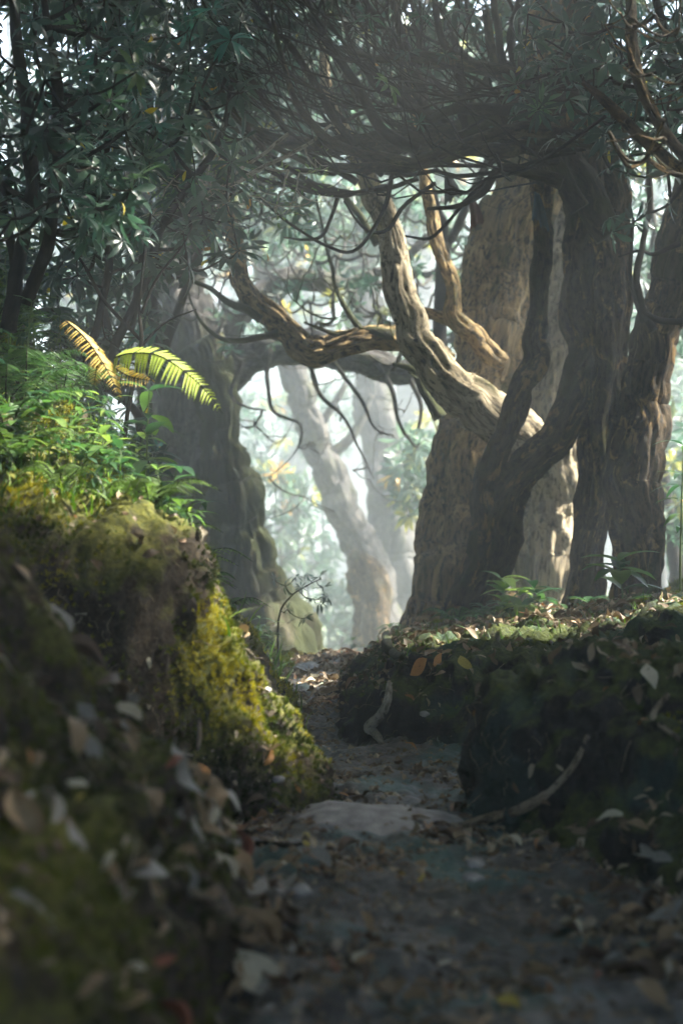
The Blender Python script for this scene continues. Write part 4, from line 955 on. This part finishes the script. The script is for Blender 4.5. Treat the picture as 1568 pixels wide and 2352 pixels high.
# ------------------------------------------------------------ plants
def frond(acc, pts, pin=.09, n=34, droop=.35, detail=True, tint=.5, plane=None, asym=(1, 1)):
    """pts: world polyline of the rachis; pinnae both sides with toothed edges"""
    c = catmull(pts, 40); T = norm(np.gradient(c, axis=0))
    up = np.array(plane if plane is not None else [0, -.5, 1.0])
    tubes(acc['s'], c[None], np.linspace(.004, .001, 40)[None], 5)
    for k in range(n):
        f = .04 + .95 * k / n; i = int(f * 39); L0 = pin * math.sin(math.pi * min(1, (f * .8 + .2))) ** .8 * random.uniform(.88, 1.08)
        for sd in (-1, 1):
            L = L0 * asym[(sd + 1) // 2]
            side = norm(np.cross(T[i], up)) * sd; dr = norm(side + T[i] * .35 + np.array([0, 0, -droop]) * random.uniform(.7, 1.3))
            nr = norm(np.cross(dr, T[i]) * sd)
            m = 9 if detail else 5; tt_ = np.linspace(0, 1, m * 2 + 1)
            wv = L * (.115 if detail else .13) * (1 - tt_) ** .6 * np.where(np.arange(m * 2 + 1) % 2 == 0, .45, 1.0); wv[0] = L * .08
            ax = c[i] + dr[None] * (tt_ * L)[:, None] - np.array([0, 0, 1])[None] * (tt_ ** 2 * L * droop * .5)[:, None]
            per = norm(np.cross(dr, nr)); l = ax + per * wv[:, None]; r = ax - per * wv[:, None] + nr * .003
            v = np.concatenate([l, ax - nr * .001, r]); q = np.arange(m * 2); w_ = m * 2 + 1
            acc['l'].add(v, np.concatenate([np.stack([q, q + w_, q + w_ + 1, q + 1], -1), np.stack([q + w_, q + 2 * w_, q + 2 * w_ + 1, q + w_ + 1], -1)]), None, tint=np.full(len(v), min(1, max(0, tint + random.uniform(-.3, .3)))))
# the golden hero fern
hf = empty('fern', P(150, 735, 5.6), 'large fern with one golden dying frond and one lime green frond arching over the path', 'fern')
A = {'s': Acc(), 'l': Acc()}
frond(A, [P(262, 822, 5.35), P(300, 812, 5.3), P(360, 815, 5.25), P(420, 850, 5.2), P(470, 895, 5.2), P(512, 950, 5.2)], .10, 30, .22, plane=[.5, -.8, .45], asym=(.66, 1.08))
frond_l = A['l'].make('frond', M['fern_lime'], hf); frond_l['label'] = 'bright lime green frond'; A['s'].make('stalk', M['twig'], hf)
A = {'s': Acc(), 'l': Acc()}
frond(A, [P(150, 735, 5.6), P(190, 770, 5.5), P(225, 815, 5.4), P(255, 865, 5.35), P(278, 920, 5.3)], .062, 26, .3, plane=[.6, -.8, .3])
frond(A, [P(262, 845, 5.4), P(300, 865, 5.35), P(350, 875, 5.3)], .038, 14, .3, plane=[0, -1, .1])
frond(A, [P(228, 800, 5.45), P(222, 850, 5.45), P(215, 890, 5.45)], .04, 14, .3, plane=[0, -1, .1])
A['l'].make('frond', M['fern_gold'], hf)['label'] = 'golden brown withered frond'; A['s'].make('stalk', M['twig'], hf)

def fern_thing(label, base, nf, L, mat='fern_green', detail=False, group=None, lean=(0, 0, 0)):
    s_ = empty('fern', base, label, 'fern', group); A = {'s': Acc(), 'l': Acc()}; a0 = random.uniform(0, 6)
    for k in range(nf):
        a_ = a0 + k * 6.28 / nf + random.uniform(-.3, .3); dr = np.array([math.cos(a_), math.sin(a_), 0]) + np.array(lean)
        l_ = L * random.uniform(.75, 1.15); b_ = np.array(base)
        frond(A, [b_, b_ + dr * l_ * .3 + [0, 0, l_ * .38], b_ + dr * l_ * .65 + [0, 0, l_ * .48], b_ + dr * l_ + [0, 0, l_ * .3]], l_ * .2, 22, .3, detail, .5, plane=[0, 0, 1])
    A['l'].make('fronds', M[mat], s_); A['s'].make('stalks', M['twig'], s_); return s_
def gp(x, y): return np.array([x, y, drop(x, y)])
for k, (u, v, d, L, lab) in enumerate([(60, 720, 6.0, .42, 'dark feathery fern at the left edge under the rhododendron'), (140, 700, 6.4, .35, 'feathery fern tucked behind the golden frond'), (20, 900, 5.5, .36, 'lush fern at the left edge amid the herbs'), (120, 640, 6.9, .34, 'shaded fern high on the left slope'),
                                       (500, 1110, 6.6, .22, 'small green fern on the rim of the left bank'), (470, 1190, 6.0, .16, 'little fern drooping over the bank edge in front of the misty trunk'), (70, 820, 6.3, .3, 'mid green fern above the broad herbs'), (330, 1010, 6.8, .24, 'fern in shade below the broad hanging leaves')]):
    p_ = P(u, v, d); z_ = drop(p_[0], p_[1]); b_ = np.array([p_[0], p_[1], z_])
    if b_[2] > z_ + .04 and u < 400:   # grows from a stump of earth: put a short caudex down to the ground
        pass
    fern_thing(lab, b_, 9, L, 'fern_green', True)
fern_thing('olive fern at the foot of the gnarled tree', gp(*P(1050, 1420, 9.3)[:2]), 8, .28, 'fern_green', True)
fern_thing('pale yellowing fern tuft at the foot of the mossy buttress', np.array([*P(735, 1500, 11.5)[:2], drop(*P(735, 1500, 11.5)[:2])]), 8, .3, 'fern_gold', True)

LEAF_BROAD = [blade(1, .42, 6, .35, .15, .45), blade(1, .36, 6, .5, .12, .5), blade(1, .46, 6, .25, .18, .42)]
LEAF_LONG = [blade(1, .24, 6, .4, .12, .4), blade(1, .2, 6, .6, .1, .4)]
def herb(label, base, h, nl, ll, mat='herb', name='herb', long=False, lean=(0, 0), group=None, cat='plant', tint=None, pairs=True):
    base = np.array(base, float); s_ = empty(name, base, label, cat, group); a = Acc(); tip = base + [lean[0], lean[1], h]
    c = catmull([base - [0, 0, .03], base + [lean[0] * .25, lean[1] * .3, h * .4], base + [lean[0] * .6, lean[1] * .6, h * .75], tip], 12)
    tubes(a, c[None], np.linspace(.0045, .0018, 12)[None] * (h / .35) ** .5, 6); a.make('stalk', M['herb_stalk'], s_)
    a = Acc(); f = np.sort(rng.uniform(.35, 1, nl)); f[-3:] = 1
    pos = c[(f * 11).astype(int)]; az_ = np.arange(nl) * 2.4 + rng.uniform(0, 6); el = .25 + rng.uniform(-.3, .5, nl)
    X_ = np.stack([np.cos(az_) * np.cos(el), np.sin(az_) * np.cos(el), np.sin(el)], -1); Y_ = norm(np.cross([0, 0, 1.], X_)); Z_ = np.cross(X_, Y_)
    for k in range(nl):
        tv, tq = (LEAF_LONG if long else LEAF_BROAD)[k % 2]
        v = tv @ np.stack([X_[k], Y_[k], Z_[k]]) * ll * rng.uniform(.7, 1.15) + pos[k]
        a.add(v, tq, None, tint=np.full(len(v), (rng.uniform(0, 1) if tint is None else tint * rng.uniform(.7, 1.3))))
    a.make('leaves', M[mat], s_); return s_
M['herb_stalk'] = plain('green_stalk', (.09, .14, .04), .6, .3)
def gph(u, v, d):
    p_ = P(u, v, d); z_ = drop(p_[0], p_[1]); return np.array([p_[0], p_[1], z_]), max(.08, p_[2] - z_)
for k in range(48):
    x = rng.uniform(-1.9, -.6); y = rng.uniform(5.0, 7.8); b_ = gp(x, y); u_, v_ = proj(b_)
    if u_ < -40 or u_ > 440: continue
    reg = 'low on the grassy brow' if v_ > 1050 else 'high on the slope'
    fern_thing(f'small green fern {reg} of the left bank', b_, int(rng.integers(5, 9)), rng.uniform(.12, .3), 'fern_lush' if v_ > 980 else 'fern_green', False, f'small ferns {reg} of the left bank', lean=(.15, -.2, 0))
# left slope herbs: each stands on the slope
hz = []
for k in range(230):
    x = rng.uniform(-2.0, -.62); y = rng.uniform(5.0, 8.2); z = drop(x, y)
    ll = rng.uniform(.05, .12); b_ = np.array([x, y, z]); u_, v_ = proj(b_)
    if u_ < -60 or u_ > 420: continue
    reg = 'low on the grassy brow' if v_ > 1000 else 'high on the left slope'
    kind_ = 'bright' if rng.uniform() < .3 else 'dark'
    herb(f'{kind_} green leafy herb {reg} of the left bank', b_, rng.uniform(.12, .38) * (1.3 if v_ < 950 else .7), int(rng.integers(8, 15)), ll, 'bright_herb' if kind_ == 'bright' else 'herb', long=bool(rng.uniform() < .5), lean=(rng.uniform(-.03, .12), rng.uniform(-.1, .03)), group=f'{kind_} green herbs {reg} of the left bank')
for (u, v, d, ll, lab, mat, lg) in [
    (335, 900, 6.0, .16, 'herb with three big drooping leaves under the lime frond', 'herb', False),
    (250, 1000, 5.6, .10, 'leafy sprig leaning out below the golden frond', 'bright_herb', False),
    (380, 1080, 5.4, .09, 'small sprig on the brow beside the grass', 'bright_herb', True),
    (430, 1150, 5.1, .07, 'tiny pale sprig at the corner of the bank top', 'bright_herb', True),
    (1165, 1330, 8.6, .15, 'bright green broad leaved seedling in front of the gnarled trunk', 'bright_herb', False),
    (1110, 1395, 8.6, .09, 'thin stalked seedling left of the bright green seedling', 'herb', False),
    (1200, 1390, 8.2, .12, 'low leafy plant right of the bright green seedling', 'bright_herb', False),
    (1240, 1350, 8.4, .13, 'round leaved plant at the foot of the slanting limb', 'herb', False),
    (1430, 1290, 7.9, .18, 'large drooping leaved plant before the leaning tree', 'herb', False),
    (1350, 1390, 8.2, .11, 'dark leafy plant between the two right trunks', 'herb', False),
    (1300, 1400, 8.2, .12, 'low bluish plant on the right bank moss', 'herb', True),
    (1500, 1370, 8.0, .10, 'small plant at the foot of the leaning tree', 'bright_herb', False),
    (1150, 1420, 8.2, .08, 'ground hugging plant among leaves on the right bank', 'herb', False),
    (890, 1475, 9.6, .10, 'dark leaved plant on the rim of the right bank above the path', 'herb', True),
    (870, 1480, 10.4, .10, 'misty seedling at the end of the path', 'herb', True),
    (920, 1450, 10.2, .08, 'little plant against the foot of the gnarled tree', 'herb', True),
    (820, 1470, 11, .11, 'thin branching seedling in the misty gap', 'herb', True),
    (520, 1400, 8.3, .09, 'pointed leaved plant on the bank before the buttress', 'herb', True),
    (590, 1420, 8.6, .11, 'leafy plant left of the twiggy sapling', 'herb', True),
    (560, 1480, 8.2, .10, 'bright green clump on the left bank rim', 'bright_herb', True),
    (625, 1440, 8.9, .10, 'grassy plant at the foot of the buttress', 'bright_herb', True),
    (610, 1570, 7.5, .09, 'green leaf sprig beside the far path on the left', 'herb', True)]:
    b_, h_ = gph(u, v, d); herb(lab, b_, min(h_, .7), 14, ll * (1.35 if u > 1000 else 1.15), mat, long=lg, lean=(rng.uniform(-.05, .05), -.03))
# twiggy sapling
b_, _ = gph(640, 1480, 9.0); s_ = empty('sapling', b_, 'twiggy sapling with small dark leaves leaning over the gap', 'sapling'); a = Acc()
st = catmull([b_ - [0, 0, .05], P(640, 1420, 9.0), P(668, 1370, 9.0), P(705, 1345, 9.0), P(735, 1330, 9)], 14); tubes(a, st[None], np.linspace(.008, .003, 14)[None], 6)
tg = np.array([P(u, v, 9 + random.uniform(-.15, .15)) for u, v in [(630, 1330), (655, 1345), (680, 1325), (705, 1320), (735, 1325), (742, 1350), (715, 1375), (700, 1420), (735, 1385), (690, 1350), (660, 1400), (750, 1370)]])
grow(a, st[4:], tg, .0022, 5); a.make('stem', M['twig'], s_)
a = Acc(); scatter(a, W_HI[:3], tg, norm(rng.normal(0, .4, tg.shape) + [0, -.3, .7]), rng.uniform(.05, .08, len(tg))); a.make('leaves', M['rhodo'], s_)
# bare dark sapling in the left middle
s_ = empty('bare_sapling', P(290, 1000, 6.6), 'thin dark bare sapling standing behind the golden fern', 'sapling'); a = Acc()
for s, kk in enumerate([[(285, 1020, 5), (300, 900, 5), (325, 780, 5), (318, 690, 4), (330, 600, 4), (345, 480, 3)], [(320, 800, 4), (380, 740, 3), (450, 710, 2)], [(325, 720, 4), (360, 640, 3), (420, 560, 2), (440, 520, 2)], [(300, 860, 3), (270, 800, 3), (240, 770, 2), (235, 700, 2)], [(322, 780, 4), (240, 690, 4), (190, 600, 3), (120, 540, 2)]]):
    limb(a, kk, 6.6, K=8, step=.03, seed=230 + s)
a.make('stem', M['twig'], s_)
# strap leaves at the right edge
b_, _ = gph(1560, 1400, 7.2); herb('blurred plant with long dark leaves at the right edge', b_, .75, 16, .17, 'herb', long=True, lean=(.02, 0))

# ------------------------------------------------------------ sticks and roots
def stick(label, kk, mat='twig_pale', name='stick', d=None, cat='stick', K=10, follow=False):
    if follow:
        rows = []
        for (u, v, hw) in kk: pp, nn = hit(u, v); rows.append(np.append(pp + nn * (hw / F * pp[1]) * .5, hw / F * pp[1]))
        rows = np.array(rows); c = catmull(rows, 30)
        base = rows[0][:3]; s_ = None; a = Acc(); limb3(a, c[:, :3], np.maximum(c[:, 3], .002), K, .12, .2, int(rows[0][0] * 100) % 50)
    else:
        a = Acc(); limb(a, kk, d, K=K, step=.01, flute=.1, ridge=.2, seed=3)
    o = a.make(name, M[mat]); tag(o, label, cat); return o
stick('pale twig lying on the moss of the left bank', [(252, 1585, 4), (290, 1600, 4), (345, 1625, 5)], follow=True)
stick('short pale twig high on the dark soil of the left bank', [(140, 1408, 3), (170, 1412, 3), (200, 1410, 3)], follow=True)
stick('thin twig low on the mossy bank', [(410, 1728, 2), (440, 1735, 3), (470, 1742, 2)], follow=True)
stick('bent pale twig at the edge of the near left bank', [(425, 1850, 6), (440, 1890, 7), (465, 1935, 6)], follow=True)
stick('brown twig leaning in the near left bank', [(430, 2040, 12), (500, 2090, 13), (580, 2140, 12), (625, 2190, 9)], mat='root', follow=True)
stick('dark stick lying across the near path', [(590, 1940, 6), (650, 1945, 7), (690, 1942, 4)], mat='twig', follow=True)
stick('pale crooked root hanging down the right bank face', [(895, 1575, 9), (888, 1615, 12), (875, 1645, 12), (850, 1670, 12), (862, 1690, 10), (875, 1708, 7)], mat='twig_pale', name='root', cat='root', follow=True)
stick('curled brown root stump on the rim of the right bank', [(890, 1465, 10), (892, 1490, 12), (905, 1505, 11), (930, 1512, 8)], mat='bark_mossy', name='root', cat='root', follow=True)
stick('long dark root running up the shadowed right bank', [(1035, 1905, 8), (1100, 1885, 9), (1180, 1865, 10), (1240, 1835, 10), (1290, 1790, 9), (1330, 1740, 8), (1350, 1690, 6)], mat='root', name='root', cat='root', follow=True)
stick('thin dark root at the far right of the shadowed bank', [(1530, 1600, 7), (1500, 1650, 7), (1560, 1700, 6)], mat='root', name='root', cat='root', follow=True)
stick('red brown root stub in the mossy bank', [(455, 1650, 6), (460, 1690, 7), (452, 1725, 4)], mat='root', name='root', cat='root', follow=True)
# rootlets on the bank faces
a = Acc(); nr_ = 900
p, n, i = sample(nr_, ((left_in & (FCN[:, 1] > 4.4) & (FCN[:, 1] < 6.2)) | (right_in & (FCN[:, 1] > 4.3) & (FCN[:, 1] < 7))) * (FN[:, 2] < .6) * 1.0)
L = rng.uniform(.03, .12, nr_)[:, None]; dr = norm(np.stack([rng.normal(0, .6, nr_), rng.normal(0, .3, nr_), -rng.uniform(.2, 1, nr_)], -1) + n * .15)
tt = np.linspace(0, 1, 6)[None, :, None]; Cv = p[:, None] + n[:, None] * .014 * np.sin(tt * 3.1) + dr[:, None] * L[:, None] * tt + rng.normal(0, .005, (nr_, 6, 3))
tubes(a, Cv, np.full((nr_, 6), .0012) * np.linspace(1.3, .5, 6), 4)
p, n, i = sample(700, (isp & (FCN[:, 1] < 9.5) & (FCN[:, 1] > 2)) + .5 * (near & (FCN[:, 1] < 4.3)))
k_ = len(p); L = rng.uniform(.02, .13, k_)[:, None]; dr = rng.normal(0, 1, (k_, 3)); dr = norm(dr - n * (dr * n).sum(1, keepdims=True))
Cv = p[:, None] + n[:, None] * .006 + dr[:, None] * L[:, None] * tt + np.cumsum(rng.normal(0, .002, (k_, 6, 3)), 1); b2_ = Acc(); tubes(b2_, Cv, rng.uniform(.001, .003, (k_, 1)) * np.linspace(1.2, .6, 6), 5)
tag(b2_.make('twig_litter', M['root']), 'broken bits of twig lying on the path', kind='stuff')
tag(a.make('rootlets', M['root']), 'fine rootlets poking from the bank soil', kind='stuff')

# ------------------------------------------------------------ prayer flags
M['flag_red'] = plain('red_cloth', (.13, .055, .035), .9, .25); M['flag_blue'] = plain('blue_cloth', (.02, .06, .10), .9, .25); M['flag_grey'] = plain('grey_cloth', (.055, .065, .07), .9, .25)
st = catmull([P(985, 320, 9.7), P(1035, 398, 9.7), P(1090, 455, 9.6), P(1160, 480, 9.3), P(1225, 440, 9.1), P(1290, 420, 9.1)], 40)
a = Acc(); tubes(a, st[None], np.full((1, 40), .0015), 5); tag(a.make('flag_string', M['twig']), 'thin string holding the prayer flags between branches', 'string')
def flag(label, c4, d, mat, seed):
    """c4: four corners in the frame, top left, top right, bottom right, bottom left"""
    n_ = 14; a_, b_, c_, e_ = [P(u, v, d) for u, v in c4]
    s_, t_ = np.meshgrid(np.linspace(0, 1, n_), np.linspace(0, 1, n_)); s3, t3 = s_[..., None], t_[..., None]
    pt = (a_ * (1 - s3) + b_ * s3) * (1 - t3) + (e_ * (1 - s3) + c_ * s3) * t3
    pt[..., 1] += .03 * np.sin(s_ * 7 + seed) * t_ + .02 * np.sin(t_ * 5 + seed); pt[-1, :, 2] += rng.uniform(-.02, .02, n_)
    q_ = np.arange(n_ - 1)[:, None] * n_ + np.arange(n_ - 1)[None]; f_ = np.stack([q_, q_ + 1, q_ + n_ + 1, q_ + n_], -1).reshape(-1, 4)
    o = build('prayer_flag', pt.reshape(-1, 3), f_, M[mat]); so = o.modifiers.new('thickness', 'SOLIDIFY'); so.thickness = .002
    return tag(o, label, 'flag', 'prayer flags')
flag('dark grey prayer flag hanging left of the red brown one', [(1020, 398), (1036, 398), (1062, 448), (1020, 470)], 9.7, 'flag_grey', 1)
flag('red brown prayer flag with a frayed hem', [(1078, 452), (1092, 458), (1112, 505), (1080, 528)], 9.6, 'flag_red', 2)
flag('small blue prayer flag in front of the dark stem', [(1226, 440), (1238, 445), (1262, 530), (1222, 500)], 9.05, 'flag_blue', 3)
flag('narrow dark prayer flag topmost of the row', [(990, 330), (1004, 350), (1000, 385), (985, 370)], 9.75, 'flag_grey', 4)

# ------------------------------------------------------------ canopy overhead
ncan = 42000
c = np.stack([rng.uniform(-9, 15, ncan), rng.uniform(-11, 13.2, ncan), rng.uniform(0, 1, ncan)], -1)
c[:, 2] = 5.3 + c[:, 2] * 2.6 + .10 * np.abs(c[:, 0]) * 0
vis = (c[:, 1] > .5) & (c[:, 2] < ZC + (V0 + 120) / F * c[:, 1]) & (np.abs(c[:, 0]) < .27 * c[:, 1] + .3)
dens = fbm(c * .55, 3, 301); keep = (dens > np.where(c[:, 1] > 6, -.8, -.40)) & holes(c) & ~(vis & (c[:, 1] < 8)) & ~(vis & (rng.uniform(0, 1, ncan) < .55))  # canopy gaps are cut to shape where sunlight falls
c = c[keep]; a = Acc()
scatter(a, W_LO, c, norm(rng.normal(0, .35, c.shape) + [0, 0, 1]), rng.uniform(.20, .32, len(c)))
bl = [P(1200, 1600, 4.8), P(1350, 1560, 4.8), P(1100, 1620, 4.7), P(1300, 1750, 4.5)]  # extra leaf clumps added on these sun lines to shade the right bank
for q_ in bl:
    k_ = 130; s_ = rng.uniform(5.5, 7.5, k_); cc = q_ + SUN * s_[:, None] + rng.normal(0, .22, (k_, 3)); cc = cc[holes(cc)]
    scatter(a, W_LO, cc, norm(rng.normal(0, .35, cc.shape) + SUN), rng.uniform(.2, .32, len(cc)))
tag(a.make('forest_canopy', M['canopy']), 'dense leaf canopy closing over the path, mostly unseen and shaped for the light', kind='stuff')
# unseen light-blocking leaf walls beside and behind the camera, right side and left slope
nw = 9000
side = rng.uniform(0, .87, nw)
x = np.where(side < .5, rng.uniform(2.9, 6, nw), np.where(side < .8, rng.uniform(-6, -3.2, nw), rng.uniform(-3, 3, nw)))
y = np.where(side < .8, rng.uniform(-6, 9.5, nw), rng.uniform(-7, -3.5, nw)); z = rng.uniform(0, 6.3, nw)
c = np.stack([x, y, z], -1); c = c[holes(c)]; a = Acc(); u_, v_ = proj(np.where(c[:, 1:2] > .5, c, np.array([9., 1, 0]))); c = c[(u_ < -250) | (u_ > 1820) | (c[:, 1] < .5)]
scatter(a, W_LO, c, norm(rng.normal(0, .6, c.shape) + [0, 0, .6]), rng.uniform(.2, .32, len(c)))
tag(a.make('light_blocking_leaves', M['canopy']), 'unseen leaf walls added beside and behind the camera to block light', kind='stuff')
